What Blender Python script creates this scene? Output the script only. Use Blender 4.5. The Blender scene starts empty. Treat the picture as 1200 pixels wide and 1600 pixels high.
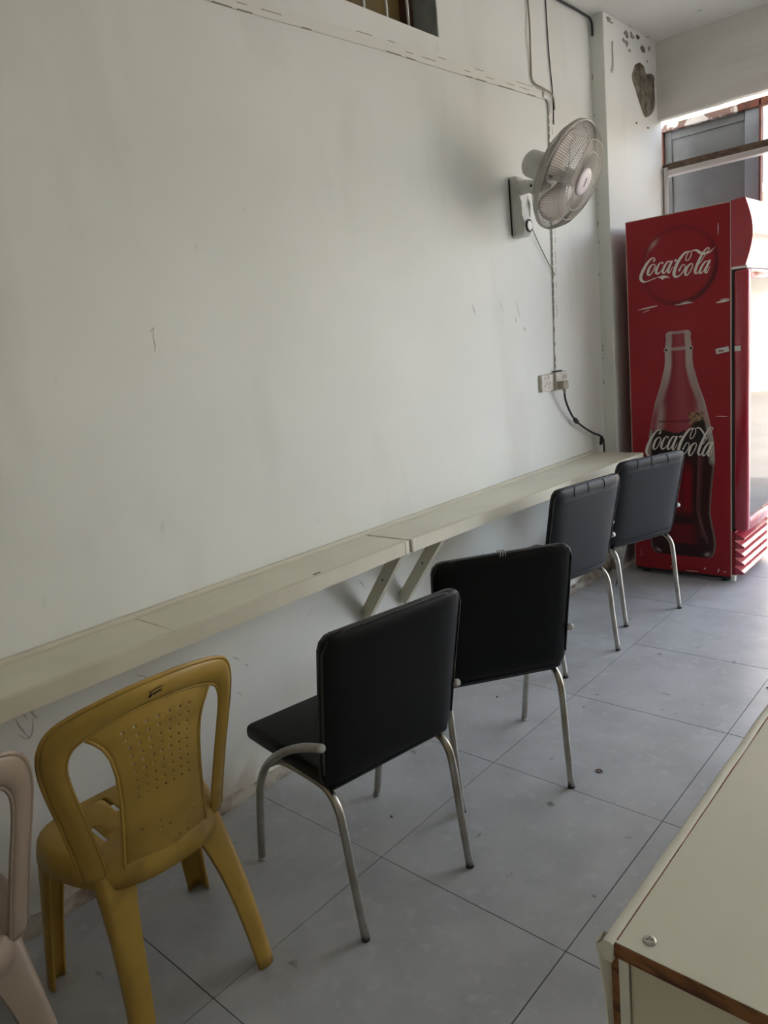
import bpy, bmesh, math, random
from mathutils import Vector, Matrix, noise
random.seed(7)
PI = math.pi
SC = bpy.context.scene
COL = SC.collection

# ------------------------------------------------------------------ camera
CAM_LOC = Vector((1.38272, -1.32350, 1.44537))
CR = Vector((0.74330848, 0.66137983, -0.10034545))
CU = Vector((-0.0662049, 0.22200006, 0.97279643))
CF = Vector((-0.66566464, 0.71644448, -0.20880111))
cam_d = bpy.data.cameras.new('camera')
cam = bpy.data.objects.new('camera', cam_d); COL.objects.link(cam)
cam.matrix_world = Matrix(((CR.x, CU.x, -CF.x, CAM_LOC.x), (CR.y, CU.y, -CF.y, CAM_LOC.y), (CR.z, CU.z, -CF.z, CAM_LOC.z), (0, 0, 0, 1)))
cam_d.sensor_fit = 'VERTICAL'; cam_d.sensor_height = 36.0; cam_d.lens = 1146.026 / 1600 * 36
cam_d.clip_start = 0.02; cam_d.clip_end = 300
SC.camera = cam

# ------------------------------------------------------------------ sky, sun, exposure
world = bpy.data.worlds.new('sky'); SC.world = world; world.use_nodes = True
wn = world.node_tree; wn.nodes.clear()
w_out = wn.nodes.new('ShaderNodeOutputWorld'); w_bg = wn.nodes.new('ShaderNodeBackground')
w_sky = wn.nodes.new('ShaderNodeTexSky'); w_sky.sky_type = 'NISHITA'; w_sky.sun_disc = False
w_sky.sun_elevation = math.radians(52); w_sky.sun_rotation = math.radians(200)
w_sky.dust_density = 3.0; w_sky.air_density = 1.0
w_hsv = wn.nodes.new('ShaderNodeHueSaturation'); w_hsv.inputs['Saturation'].default_value = 0.52
wn.links.new(w_sky.outputs[0], w_hsv.inputs['Color']); wn.links.new(w_hsv.outputs[0], w_bg.inputs[0])
w_bg.inputs[1].default_value = 0.52
wn.links.new(w_bg.outputs[0], w_out.inputs[0])
sun_d = bpy.data.lights.new('sun_offscreen', 'SUN'); sun_d.energy = 4.2; sun_d.angle = math.radians(0.6); sun_d.color = (1, 0.95, 0.88)
sun = bpy.data.objects.new('sun_offscreen', sun_d); COL.objects.link(sun)
sun_from = Vector((-0.45, -0.60, 0.85)).normalized()
sun.rotation_euler = sun_from.to_track_quat('Z', 'Y').to_euler()
SC.view_settings.view_transform = 'Standard'; SC.view_settings.look = 'None'
SC.view_settings.gamma = 1.0; SC.view_settings.exposure = 2.12; SC.view_settings.use_curve_mapping = False
try:
    SC.cycles.use_denoising = True; SC.cycles.max_bounces = 10; SC.cycles.diffuse_bounces = 6
    SC.cycles.sample_clamp_indirect = 8.0; SC.cycles.caustics_reflective = False; SC.cycles.caustics_refractive = False
except Exception:
    pass

# ------------------------------------------------------------------ materials
def lin(r, g, b):
    f = lambda c: (c / 12.92 if c <= 0.04045 else ((c + 0.055) / 1.055) ** 2.4)
    return (f(r / 255), f(g / 255), f(b / 255))
def nd(nt, t, **kw):
    n = nt.nodes.new(t)
    for k, v in kw.items(): setattr(n, k, v)
    return n
def mat(name, col, rough=0.5, metal=0.0, col2=None, scale=8.0, detail=4.0, lo=0.4, hi=0.65, bump=0.0, bscale=60.0, spec=None, coat=0.0, aniso=None, trans=0.0):
    m = bpy.data.materials.new(name); m.use_nodes = True
    nt = m.node_tree; p = nt.nodes['Principled BSDF']
    p.inputs['Base Color'].default_value = (*col, 1); p.inputs['Roughness'].default_value = rough; p.inputs['Metallic'].default_value = metal
    if spec is not None: p.inputs['Specular IOR Level'].default_value = spec
    if coat: p.inputs['Coat Weight'].default_value = coat; p.inputs['Coat Roughness'].default_value = 0.12
    tc = nd(nt, 'ShaderNodeTexCoord')
    if col2 is not None:
        n = nd(nt, 'ShaderNodeTexNoise'); n.inputs['Scale'].default_value = scale; n.inputs['Detail'].default_value = detail
        src = tc.outputs['Object']
        if aniso:
            mp = nd(nt, 'ShaderNodeMapping'); mp.inputs['Scale'].default_value = aniso
            nt.links.new(src, mp.inputs[0]); src = mp.outputs[0]
        nt.links.new(src, n.inputs['Vector'])
        r = nd(nt, 'ShaderNodeMapRange'); r.inputs['From Min'].default_value = lo; r.inputs['From Max'].default_value = hi
        nt.links.new(n.outputs['Fac'], r.inputs['Value'])
        mx = nd(nt, 'ShaderNodeMix', data_type='RGBA')
        mx.inputs['A'].default_value = (*col, 1); mx.inputs['B'].default_value = (*col2, 1)
        nt.links.new(r.outputs[0], mx.inputs['Factor']); nt.links.new(mx.outputs['Result'], p.inputs['Base Color'])
    if bump:
        n = nd(nt, 'ShaderNodeTexNoise'); n.inputs['Scale'].default_value = bscale; n.inputs['Detail'].default_value = 3
        b = nd(nt, 'ShaderNodeBump'); b.inputs['Strength'].default_value = bump; b.inputs['Distance'].default_value = 0.002
        nt.links.new(tc.outputs['Object'], n.inputs['Vector']); nt.links.new(n.outputs['Fac'], b.inputs['Height']); nt.links.new(b.outputs[0], p.inputs['Normal'])
    return m
def layer(m, col, scale, lo, hi, amount=1.0, zlo=None, zhi=None, aniso=None, detail=5.0, off=0.0):
    """lay a stain of noise shape over a material's colour, optionally only between heights zlo..zhi (world z, since walls are unrotated)"""
    nt = m.node_tree; p = nt.nodes['Principled BSDF']; inp = p.inputs['Base Color']
    tc = nd(nt, 'ShaderNodeTexCoord'); n = nd(nt, 'ShaderNodeTexNoise'); n.inputs['Scale'].default_value = scale; n.inputs['Detail'].default_value = detail
    mp = nd(nt, 'ShaderNodeMapping'); mp.inputs['Location'].default_value = (off, off * 1.7, off * .6)
    if aniso: mp.inputs['Scale'].default_value = aniso
    nt.links.new(tc.outputs['Object'], mp.inputs[0]); nt.links.new(mp.outputs[0], n.inputs['Vector'])
    r = nd(nt, 'ShaderNodeMapRange'); r.inputs['From Min'].default_value = lo; r.inputs['From Max'].default_value = hi; r.inputs['To Max'].default_value = amount
    nt.links.new(n.outputs['Fac'], r.inputs['Value']); fac = r.outputs[0]
    if zlo is not None:
        sp = nd(nt, 'ShaderNodeSeparateXYZ'); nt.links.new(tc.outputs['Object'], sp.inputs[0])
        z = nd(nt, 'ShaderNodeMapRange'); z.inputs['From Min'].default_value = zhi; z.inputs['From Max'].default_value = zlo
        nt.links.new(sp.outputs['Z'], z.inputs['Value'])
        mu = nd(nt, 'ShaderNodeMath', operation='MULTIPLY'); nt.links.new(fac, mu.inputs[0]); nt.links.new(z.outputs[0], mu.inputs[1]); fac = mu.outputs[0]
    mx = nd(nt, 'ShaderNodeMix', data_type='RGBA'); mx.inputs['B'].default_value = (*col, 1)
    if inp.is_linked:
        s = inp.links[0].from_socket; nt.links.new(s, mx.inputs['A'])
    else:
        mx.inputs['A'].default_value = inp.default_value
    nt.links.new(fac, mx.inputs['Factor']); nt.links.new(mx.outputs['Result'], inp)
    return m
def attr_mat(name, rough=0.35):
    m = bpy.data.materials.new(name); m.use_nodes = True; nt = m.node_tree; p = nt.nodes['Principled BSDF']
    a = nd(nt, 'ShaderNodeVertexColor', layer_name='print'); nt.links.new(a.outputs['Color'], p.inputs['Base Color'])
    p.inputs['Roughness'].default_value = rough; p.inputs['Specular IOR Level'].default_value = 0.22
    return m
def glass_mat(name, tint=(0.92, 0.97, 0.95)):
    m = bpy.data.materials.new(name); m.use_nodes = True; nt = m.node_tree; nt.nodes.clear()
    o = nd(nt, 'ShaderNodeOutputMaterial'); t = nd(nt, 'ShaderNodeBsdfTransparent'); g = nd(nt, 'ShaderNodeBsdfGlossy'); f = nd(nt, 'ShaderNodeFresnel'); x = nd(nt, 'ShaderNodeMixShader')
    t.inputs[0].default_value = (*tint, 1); g.inputs['Roughness'].default_value = 0.0; f.inputs[0].default_value = 1.5
    nt.links.new(f.outputs[0], x.inputs[0]); nt.links.new(t.outputs[0], x.inputs[1]); nt.links.new(g.outputs[0], x.inputs[2]); nt.links.new(x.outputs[0], o.inputs[0])
    return m

M = {}
M['wall'] = mat('wall_paint', (0.68, 0.682, 0.635), 0.62, col2=(0.72, 0.722, 0.68), scale=1.3, bump=0.10, bscale=26)
layer(M['wall'], (0.56, 0.55, 0.50), 3.0, 0.56, 0.75, 0.5, aniso=(1, 1, .35))
layer(M['wall'], (0.40, 0.38, 0.34), 14.0, 0.70, 0.78, 0.4, aniso=(1, 1.2, .6), off=3.1)
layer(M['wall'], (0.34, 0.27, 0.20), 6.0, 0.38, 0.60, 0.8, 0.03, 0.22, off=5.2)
M['ceiling'] = mat('ceiling_paint', (0.70, 0.70, 0.65), 0.7, col2=(0.62, 0.62, 0.57), scale=3.0, lo=.45, hi=.7, bump=0.2, bscale=20)
layer(M['ceiling'], (0.22, 0.19, 0.16), 11.0, 0.64, 0.72, 0.8, off=2.0)
M['beam'] = mat('beam_paint', (0.70, 0.70, 0.65), 0.7, col2=(0.62, 0.62, 0.57), scale=4.0, bump=0.25, bscale=14, aniso=(.3, 1, 3))
M['skirt'] = mat('rough_plaster', (0.42, 0.38, 0.32), 0.9, col2=(0.15, 0.10, 0.065), scale=13, bump=1.0, bscale=45)
M['grout'] = mat('dark_grout', (0.05, 0.048, 0.045), 0.9)
M['tile'] = mat('grey_floor_tile', (0.47, 0.48, 0.49), 0.30, col2=(0.40, 0.41, 0.42), scale=5.0, detail=8, lo=.40, hi=.62, bump=0.03, bscale=20, spec=0.5)
layer(M['tile'], (0.54, 0.55, 0.56), 26.0, 0.56, 0.72, 0.6, off=1.3)
layer(M['tile'], (0.15, 0.135, 0.12), 17.0, 0.69, 0.76, 0.8, off=6.3)
M['laminate'] = mat('cream_laminate', (0.66, 0.63, 0.51), 0.38, col2=(0.61, 0.58, 0.46), scale=4.0)
M['laminate_edge'] = mat('cream_edge_band', (0.62, 0.585, 0.46), 0.45, col2=(0.57, 0.535, 0.415), scale=5.0)
M['laminate_grey'] = mat('pale_grey_laminate', (0.71, 0.715, 0.625), 0.42, col2=(0.66, 0.665, 0.575), scale=3.0, lo=.45, hi=.7)
layer(M['laminate_grey'], (0.30, 0.28, 0.25), 22.0, 0.70, 0.76, 0.6, off=4.0)
M['ply'] = mat('bare_plywood_edge', (0.24, 0.10, 0.035), 0.8, col2=(0.09, 0.035, 0.015), scale=30, aniso=(1, 1, 4), lo=.45, hi=.6)
M['leather'] = mat('black_leatherette', (0.006, 0.0068, 0.0066), 0.45, bump=0.25, bscale=240, spec=0.18)
M['leather_blue'] = mat('glossy_black_leatherette', (0.008, 0.0085, 0.009), 0.36, bump=0.15, bscale=200, spec=0.20)
M['piping'] = mat('worn_piping', (0.018, 0.018, 0.018), 0.5, col2=(0.07, 0.07, 0.07), scale=9, lo=.55, hi=.62)
M['chrome'] = mat('dull_steel_tube', (0.46, 0.45, 0.42), 0.32, 1.0, col2=(0.36, 0.33, 0.27), scale=14)
M['plug'] = mat('grey_plastic_plug', (0.42, 0.42, 0.40), 0.5)
M['rubber'] = mat('black_rubber', (0.015, 0.015, 0.015), 0.7)
M['yellow'] = mat('yellow_plastic', (0.42, 0.27, 0.050), 0.42, col2=(0.36, 0.225, 0.04), scale=7, bump=0.05, bscale=120)
layer(M['yellow'], (0.20, 0.115, 0.03), 10.0, 0.58, 0.75, 0.6, off=2.2)
M['beige'] = mat('beige_plastic', (0.33, 0.26, 0.20), 0.42, col2=(0.29, 0.225, 0.17), scale=7, bump=0.05, bscale=120)
layer(M['beige'], (0.22, 0.15, 0.10), 10.0, 0.60, 0.75, 0.5, off=4.2)
M['worn_edge'] = mat('worn_beige_edge', (0.55, 0.44, 0.36), 0.6)
M['stain'] = mat('sooty_stain', (0.36, 0.34, 0.29), 0.9, col2=(0.2, 0.18, 0.15), scale=30)
M['scuff'] = mat('grey_scuff', (0.40, 0.39, 0.36), 0.8, col2=(0.54, 0.53, 0.49), scale=40)
M['ink'] = mat('black_ink', (0.012, 0.010, 0.010), 0.6)
M['red'] = mat('red_fridge_print', (0.295, 0.0150, 0.0225), 0.38, col2=(0.265, 0.0135, 0.020), scale=3, spec=0.22)
M['red_gloss'] = mat('red_glossy_plastic', (0.36, 0.014, 0.035), 0.16, spec=0.6, coat=0.5)
M['red_pink'] = mat('faded_red_plastic', (0.52, 0.13, 0.17), 0.24, spec=0.7)
M['white_ink'] = mat('white_print', (0.70, 0.64, 0.58), 0.4)
M['print'] = attr_mat('printed_picture')
M['white_plastic'] = mat('white_plastic', (0.66, 0.66, 0.63), 0.4)
M['fan_white'] = mat('fan_plastic', (0.56, 0.56, 0.53), 0.42, col2=(0.50, 0.50, 0.46), scale=10)
M['fan_blade'] = mat('fan_blade_plastic', (0.50, 0.44, 0.38), 0.35)
M['wire'] = mat('guard_wire', (0.40, 0.375, 0.33), 0.4, 0.3)
M['lav'] = mat('hub_cap_plastic', (0.62, 0.56, 0.57), 0.4)
M['black'] = mat('black_plastic', (0.012, 0.012, 0.012), 0.5)
M['cable'] = mat('black_cable', (0.012, 0.010, 0.009), 0.55)
M['cable_grey'] = mat('old_grey_cable', (0.30, 0.26, 0.20), 0.6)
M['socket'] = mat('old_white_socket', (0.60, 0.56, 0.50), 0.5, col2=(0.50, 0.45, 0.38), scale=30)
M['trunk'] = mat('painted_trunking', (0.68, 0.67, 0.61), 0.55)
M['grit'] = mat('dark_grit', (0.10, 0.085, 0.07), 0.9)
M['joint'] = mat('gap_shade', (0.22, 0.19, 0.15), 0.9)  # shade of the gaps round the trunking, put into a dark colour
M['zinc'] = mat('zinc_plate', (0.55, 0.54, 0.52), 0.45, 0.6)
M['grey_steel'] = mat('grey_painted_steel', (0.16, 0.17, 0.175), 0.5, col2=(0.13, 0.135, 0.135), scale=6)
M['bluegrey'] = mat('blue_grey_steel', (0.27, 0.30, 0.34), 0.5)
M['rust'] = mat('rusty_red_paint', (0.16, 0.055, 0.035), 0.8, col2=(0.09, 0.04, 0.03), scale=20)
M['flaked'] = mat('flaking_white_paint', (0.62, 0.58, 0.56), 0.7, col2=(0.20, 0.12, 0.10), scale=16, lo=.50, hi=.56)
M['oldwood'] = mat('weathered_wood', (0.17, 0.12, 0.085), 0.85, col2=(0.09, 0.065, 0.05), scale=16, aniso=(2, 6, 6))
M['alu'] = mat('whitened_aluminium', (0.60, 0.60, 0.58), 0.4, 0.2)
M['mortar'] = mat('exposed_mortar', (0.20, 0.175, 0.13), 0.95, col2=(0.075, 0.055, 0.04), scale=20, bump=1.0, bscale=60)
M['jamb'] = mat('sooty_grey_jamb', (0.30, 0.32, 0.31), 0.7, col2=(0.10, 0.10, 0.085), scale=7, lo=.5, hi=.7)
M['brown_frame'] = mat('brown_wood_frame', (0.075, 0.030, 0.018), 0.6)
M['ochre'] = mat('dusty_ochre_pane', (0.20, 0.14, 0.055), 0.35, col2=(0.12, 0.085, 0.035), scale=4)
M['glass'] = glass_mat('door_glass')
M['fridge_in'] = mat('fridge_liner', (0.72, 0.72, 0.68), 0.5)
M['shelf'] = mat('white_shelf_wire', (0.70, 0.70, 0.68), 0.4)
M['road'] = mat('dusty_road', (0.34, 0.31, 0.27), 0.9, col2=(0.29, 0.265, 0.23), scale=1.2)
M['plaza'] = mat('concrete_apron', (0.38, 0.36, 0.33), 0.85, col2=(0.32, 0.30, 0.28), scale=2.0)
M['facade'] = mat('sand_facade', (0.62, 0.49, 0.34), 0.85, col2=(0.55, 0.43, 0.29), scale=1.5)
M['facade2'] = mat('cream_facade', (0.66, 0.60, 0.50), 0.85, col2=(0.58, 0.52, 0.43), scale=1.5)
M['dark_glass'] = mat('dark_window_glass', (0.04, 0.05, 0.06), 0.1)
M['shutter'] = mat('grey_roller_shutter', (0.28, 0.29, 0.30), 0.5, 0.3)
M['leaf'] = mat('dusty_leaves', (0.08, 0.12, 0.035), 0.8, col2=(0.13, 0.16, 0.06), scale=3)
M['bark'] = mat('bark', (0.13, 0.09, 0.06), 0.9)

# ------------------------------------------------------------------ mesh helpers
def obj(name, bm, m, parent=None, smooth=False, loc=None):
    me = bpy.data.meshes.new(name); bmesh.ops.recalc_face_normals(bm, faces=bm.faces); bm.to_mesh(me); bm.free()
    if smooth is True:
        for p in me.polygons: p.use_smooth = True
    elif smooth:
        me.shade_smooth() if False else None
        for p in me.polygons: p.use_smooth = True
        try: me.set_sharp_from_angle(angle=math.radians(smooth))
        except Exception: pass
    for x in (m if isinstance(m, (list, tuple)) else [m]): me.materials.append(M[x])
    o = bpy.data.objects.new(name, me); COL.objects.link(o)
    if parent: o.parent = parent
    if loc: o.location = loc
    return o
def tag(o, label, cat, group=None):
    o['label'] = label; o['category'] = cat
    if group: o['group'] = group
    return o
def struct(o, label=None, cat=None):
    o['kind'] = 'structure'
    if label: o['label'] = label
    if cat: o['category'] = cat
    return o
def thing(name, label, cat, loc=(0, 0, 0), rz=0.0, group=None):
    e = bpy.data.objects.new(name, None); COL.objects.link(e); e.location = loc; e.rotation_euler = (0, 0, rz); e.empty_display_size = 0.1
    return tag(e, label, cat, group)
def copy_tree(o, parent=None):
    c = o.copy(); COL.objects.link(c); c.parent = parent
    for ch in list(o.children): copy_tree(ch, c)
    return c
def box(bm, lo, hi, bev=0.0, seg=2, mi=0):
    t = bmesh.new(); bmesh.ops.create_cube(t, size=1.0)
    for v in t.verts: v.co = Vector([(lo[i] + hi[i]) / 2 + v.co[i] * (hi[i] - lo[i]) for i in range(3)])
    if bev: bmesh.ops.bevel(t, geom=t.edges[:], offset=bev, segments=seg, profile=0.5, affect='EDGES')
    merge(bm, t, mi); return bm
def merge(bm, t, mi=0):
    mp = {v: bm.verts.new(v.co) for v in t.verts}
    for f in t.faces:
        try:
            nf = bm.faces.new([mp[v] for v in f.verts]); nf.material_index = mi; nf.smooth = f.smooth
        except ValueError: pass
    t.free()
def B(lo, hi, bev=0.0, seg=2):
    return box(bmesh.new(), lo, hi, bev, seg)
def xform(bm, mtx):
    for v in bm.verts: v.co = mtx @ v.co
    return bm
def smooth_path(pts, n=6):
    pts = [Vector(p) for p in pts]; out = []
    for i in range(len(pts) - 1):
        p0 = pts[max(i - 1, 0)]; p1 = pts[i]; p2 = pts[i + 1]; p3 = pts[min(i + 2, len(pts) - 1)]
        for k in range(n):
            t = k / n
            out.append(0.5 * ((2 * p1) + (p2 - p0) * t + (2 * p0 - 5 * p1 + 4 * p2 - p3) * t * t + (3 * p1 - p0 - 3 * p2 + p3) * t ** 3))
    out.append(pts[-1]); return out
def tube(bm, pts, r, sides=8, caps=True, closed=False):
    pts = [Vector(p) for p in pts]; n = len(pts); rings = []
    prev = None
    for i in range(n):
        if closed: d = pts[(i + 1) % n] - pts[i - 1]
        else: d = pts[min(i + 1, n - 1)] - pts[max(i - 1, 0)]
        d.normalize()
        if prev is None:
            u = d.orthogonal().normalized()
        else:
            u = (prev - d * prev.dot(d))
            u = u.normalized() if u.length > 1e-6 else d.orthogonal().normalized()
        prev = u; w = d.cross(u)
        rr = r[i] if isinstance(r, (list, tuple)) else r
        rings.append([bm.verts.new(pts[i] + (u * math.cos(2 * PI * k / sides) + w * math.sin(2 * PI * k / sides)) * rr) for k in range(sides)])
    for i in range(n if closed else n - 1):
        a, b = rings[i], rings[(i + 1) % n]
        off = 0
        if closed and i == n - 1:
            off = min(range(sides), key=lambda o: sum((a[k].co - b[(k + o) % sides].co).length for k in range(sides)))
        for k in range(sides):
            f = bm.faces.new([a[k], a[(k + 1) % sides], b[(k + 1 + off) % sides], b[(k + off) % sides]]); f.smooth = True
    if caps and not closed:
        bm.faces.new(rings[0][::-1]); bm.faces.new(rings[-1])
    return bm
def lathe(bm, prof, n=24, mtx=Matrix.Identity(4), cap=True):
    """profile of (axis, radius) turned around local X"""
    rings = []
    for (h, r) in prof:
        rings.append([bm.verts.new(mtx @ Vector((h, r * math.cos(2 * PI * k / n), r * math.sin(2 * PI * k / n)))) for k in range(n)])
    for a, b in zip(rings, rings[1:]):
        for k in range(n):
            f = bm.faces.new([a[k], a[(k + 1) % n], b[(k + 1) % n], b[k]]); f.smooth = True
    if cap:
        bm.faces.new(rings[0][::-1]); bm.faces.new(rings[-1])
    return bm
def prism(bm, poly, d, axis='y', d0=0.0):
    """extrude a 2D polygon; axis y: poly is (x,z), from d0 to d; axis x: poly is (y,z); axis z: (x,y)"""
    f = {'y': lambda p, t: (p[0], t, p[1]), 'x': lambda p, t: (t, p[0], p[1]), 'z': lambda p, t: (p[0], p[1], t)}[axis]
    a = [bm.verts.new(f(p, d0)) for p in poly]; b = [bm.verts.new(f(p, d)) for p in poly]
    n = len(poly)
    for i in range(n): bm.faces.new([a[i], a[(i + 1) % n], b[(i + 1) % n], b[i]])
    bm.faces.new(a[::-1]); bm.faces.new(b); return bm
def ribbon(bm, st, y, sub=5):
    """a pen stroke of (u, v, width) as a flat ribbon in the plane of constant y"""
    c = smooth_path([Vector(p) for p in st], sub); L = []
    for i, p in enumerate(c):
        d = c[min(i + 1, len(c) - 1)] - c[max(i - 1, 0)]; d = Vector((d.x, d.y, 0))
        d = d.normalized() if d.length > 1e-9 else Vector((1, 0, 0))
        nrm = Vector((-d.y, d.x, 0)); w = max(p.z, 0.0006) / 2
        a = Vector((p.x, p.y, 0)) + nrm * w; b = Vector((p.x, p.y, 0)) - nrm * w
        L.append((bm.verts.new((a.x, y, a.y)), bm.verts.new((b.x, y, b.y))))
    for (a, b), (c2, d2) in zip(L, L[1:]): bm.faces.new([a, b, d2, c2])
    return bm
def print_mesh(name, rows, colf, parent, y):
    """a printed picture: rows of (list of (u, v)) with a colour for every point"""
    me = bpy.data.meshes.new(name); vs = []; fs = []; cols = []
    n = len(rows[0])
    for r in rows:
        for p in r: vs.append((p[0], y, p[1])); cols.append((*colf(p), 1.0))
    for i in range(len(rows) - 1):
        for k in range(n - 1): fs.append((i * n + k, i * n + k + 1, (i + 1) * n + k + 1, (i + 1) * n + k))
    me.from_pydata(vs, [], fs); a = me.color_attributes.new('print', 'FLOAT_COLOR', 'POINT')
    for i, c in enumerate(cols): a.data[i].color = c
    me.materials.append(M['print']); o = bpy.data.objects.new(name, me); COL.objects.link(o); o.parent = parent
    return o
def sstep(a, b, x):
    t = max(0.0, min(1.0, (x - a) / (b - a))); return t * t * (3 - 2 * t)
def mixc(a, b, t): return tuple(x + (y - x) * t for x, y in zip(a, b))
def interp(tab, x):
    if x >= tab[0][0] and tab[0][0] > tab[-1][0]: return tab[0][1]
    for (a, fa), (b, fb) in zip(tab, tab[1:]):
        if min(a, b) <= x <= max(a, b): return fa + (fb - fa) * (x - a) / (b - a)
    return tab[-1][1] if abs(x - tab[-1][0]) < abs(x - tab[0][0]) else tab[0][1]

def cut(o, bms):
    """cut real recesses into a mesh object"""
    c = obj('cutter', bms, 'rubber'); c.parent = o.parent
    b = o.modifiers.new('cut', 'BOOLEAN'); b.operation = 'DIFFERENCE'; b.object = c; b.solver = 'EXACT'
    bpy.context.view_layer.update()
    me = bpy.data.meshes.new_from_object(o.evaluated_get(bpy.context.evaluated_depsgraph_get()))
    o.modifiers.clear(); o.data = me; bpy.data.objects.remove(c, do_unlink=True)

def world_coords(m):
    nt = m.node_tree; g = nd(nt, 'ShaderNodeNewGeometry')
    for l in list(nt.links):
        if l.from_node.type == 'TEX_COORD':
            to = l.to_socket; nt.links.remove(l); nt.links.new(g.outputs['Position'], to)
world_coords(M['tile'])

# ------------------------------------------------------------------ the room
WX = -0.60            # face of the long wall
CZ = 3.10             # ceiling
RX, BY, FY = 4.2, -3.0, 3.6   # right wall, back wall, open shop front
floor = struct(obj('floor', B((WX - .2, BY - .2, -.12), (RX + .2, FY + .05, -.0022)), 'grout'))
tile_bm = B((0.0014, 0.0014, -.012), (.5986, .5986, 0))
tile_me = None
for i in range(-1, 7):
    for j in range(-5, 6):
        if tile_me is None:
            t = obj('floor_tile', tile_bm, 'tile', floor); tile_me = t.data
        else:
            t = bpy.data.objects.new('floor_tile', tile_me); COL.objects.link(t); t.parent = floor
        t.location = (i * .6, j * .6, random.uniform(-.0007, 0)); t.rotation_euler = (random.uniform(-.0005, .0005), random.uniform(-.0005, .0005), 0)
# long wall with its high barred window
WY0, WY1, WZ0, WZ1 = 0.45, 1.435, 2.70, 3.06
bm = bmesh.new()
box(bm, (WX - .2, BY, -.12), (WX, FY, WZ0)); box(bm, (WX - .2, BY, WZ1), (WX, FY, CZ + .1))
box(bm, (WX - .2, BY, WZ0), (WX, WY0, WZ1)); box(bm, (WX - .2, WY1, WZ0), (WX, FY, WZ1))
wall_left = struct(obj('wall_left', bm, 'wall'))
struct(obj('wall_back', B((WX - .2, BY - .2, -.12), (RX + .2, BY, CZ + .1)), 'wall'))
struct(obj('wall_right', B((RX, BY, -.12), (RX + .2, FY + .05, CZ + .1)), 'wall'))
ceiling = struct(obj('ceiling', B((WX - .2, BY - .2, CZ), (RX + .2, FY + .4, CZ + .25)), 'ceiling'))
# rough plaster strip where wall meets floor
bm = bmesh.new(); n = 150; rows = []
for k in range(n + 1):
    y = BY + .01 + (2.80 - BY) * k / n
    d = .014 + .018 * abs(noise.noise(Vector((0, y * 6, 0)))) ; h = .03 + .10 * abs(noise.noise(Vector((3, y * 3, 1)))) + .02 * abs(noise.noise(Vector((5, y * 22, 1))))
    rows.append([bm.verts.new(p) for p in ((WX - .01, y, h), (WX + .003, y, h), (WX + d * .7, y, h * .45), (WX + d * 1.3, y, -.008), (WX - .01, y, -.008))])
for a, b in zip(rows, rows[1:]):
    for q in range(4): bm.faces.new([a[q], a[q + 1], b[q + 1], b[q]])
struct(obj('baseboard_left', bm, 'skirt', smooth=True))
# scuffs rubbed into the wall paint
def wall_scuff(pts, w):
    bm = bmesh.new(); c = smooth_path([Vector((y, z, 0)) for y, z in pts], 4); L = []
    for i, p in enumerate(c):
        d = (c[min(i + 1, len(c) - 1)] - c[max(i - 1, 0)]).normalized(); t = w * (.25 + .75 * math.sin(PI * (i + .5) / len(c))) / 2
        L.append([bm.verts.new((WX + .0006, p.x - d.y * t * s, p.y + d.x * t * s)) for s in (1, -1)])
    for a, b in zip(L, L[1:]): bm.faces.new([a[0], a[1], b[1], b[0]])
    obj('scuff', bm, 'scuff', wall_left)
for pts, w in (([(-.10, 1.594), (-.108, 1.565), (-.106, 1.54), (-.112, 1.520)], .0035), ([(-.100, 1.592), (-.116, 1.578)], .003), ([(1.537, 1.625), (1.55, 1.60), (1.556, 1.585)], .010),
        ([(1.912, 1.64), (1.925, 1.60), (1.94, 1.555)], .007), ([(1.97, 1.51), (1.985, 1.49)], .012), ([(1.90, 1.56), (1.905, 1.53)], .008),
        ([(-.70, .605), (-.69, .57), (-.675, .535)], .006), ([(-.70, .56), (-.685, .54), (-.668, .545), (-.655, .59)], .005), ([(-.66, .61), (-.645, .58)], .006), ([(-.68, .615), (-.67, .59)], .004), ([(-.655, .62), (-.650, .60)], .004)):
    wall_scuff(pts, w)
srng = random.Random(5)
for k in range(22):
    y, z = srng.uniform(-.75, 1.5), srng.uniform(.22, .66); a = srng.uniform(.6, 2.6); L_ = srng.uniform(.015, .06)
    wall_scuff([(y, z), (y + L_ * .5 * math.cos(a) + .006, z + L_ * .5 * math.sin(a)), (y + L_ * math.cos(a), z + L_ * math.sin(a))], srng.uniform(.002, .006))
# pillar at the shop front with a chunk of plaster fallen away
PX = -0.52
pillar = struct(obj('wall_pillar', B((WX - .01, 2.82, -.1), (PX, FY, CZ + .02), .006, 2), 'wall'))
def rough_patch(name, outline, x, depth, m, parent):
    bm = bmesh.new(); cy = sum(p[0] for p in outline) / len(outline); cz = sum(p[1] for p in outline) / len(outline)
    dense = [Vector((p.x, p.y)) for p in smooth_path([Vector((a, b, 0)) for a, b in outline + outline[:1]], 4)][:-1]
    rings = []
    for f_, dx in ((1.0, .0005), (.92, depth), (.7, depth * .5), (.4, depth * 1.1), (.12, depth * .4)):
        rings.append([bm.verts.new((x + dx * (.6 + .8 * abs(noise.noise(Vector((p.x * 40, p.y * 40, f_ * 9))))), cy + (p.x - cy) * f_, cz + (p.y - cz) * f_)) for p in dense])
    k = len(dense)
    for a, b in zip(rings, rings[1:]):
        for i in range(k): bm.faces.new([a[i], a[(i + 1) % k], b[(i + 1) % k], b[i]])
    bm.faces.new(rings[-1]); return obj(name, bm, m, parent)
rough_patch('exposed_mortar', [(3.217, 2.92), (3.30, 2.945), (3.36, 2.90), (3.47, 2.915), (3.482, 2.822), (3.478, 2.722), (3.36, 2.662), (3.30, 2.69), (3.216, 2.786), (3.168, 2.848)], PX, .012, 'mortar', pillar)
crng = random.Random(11)
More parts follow.
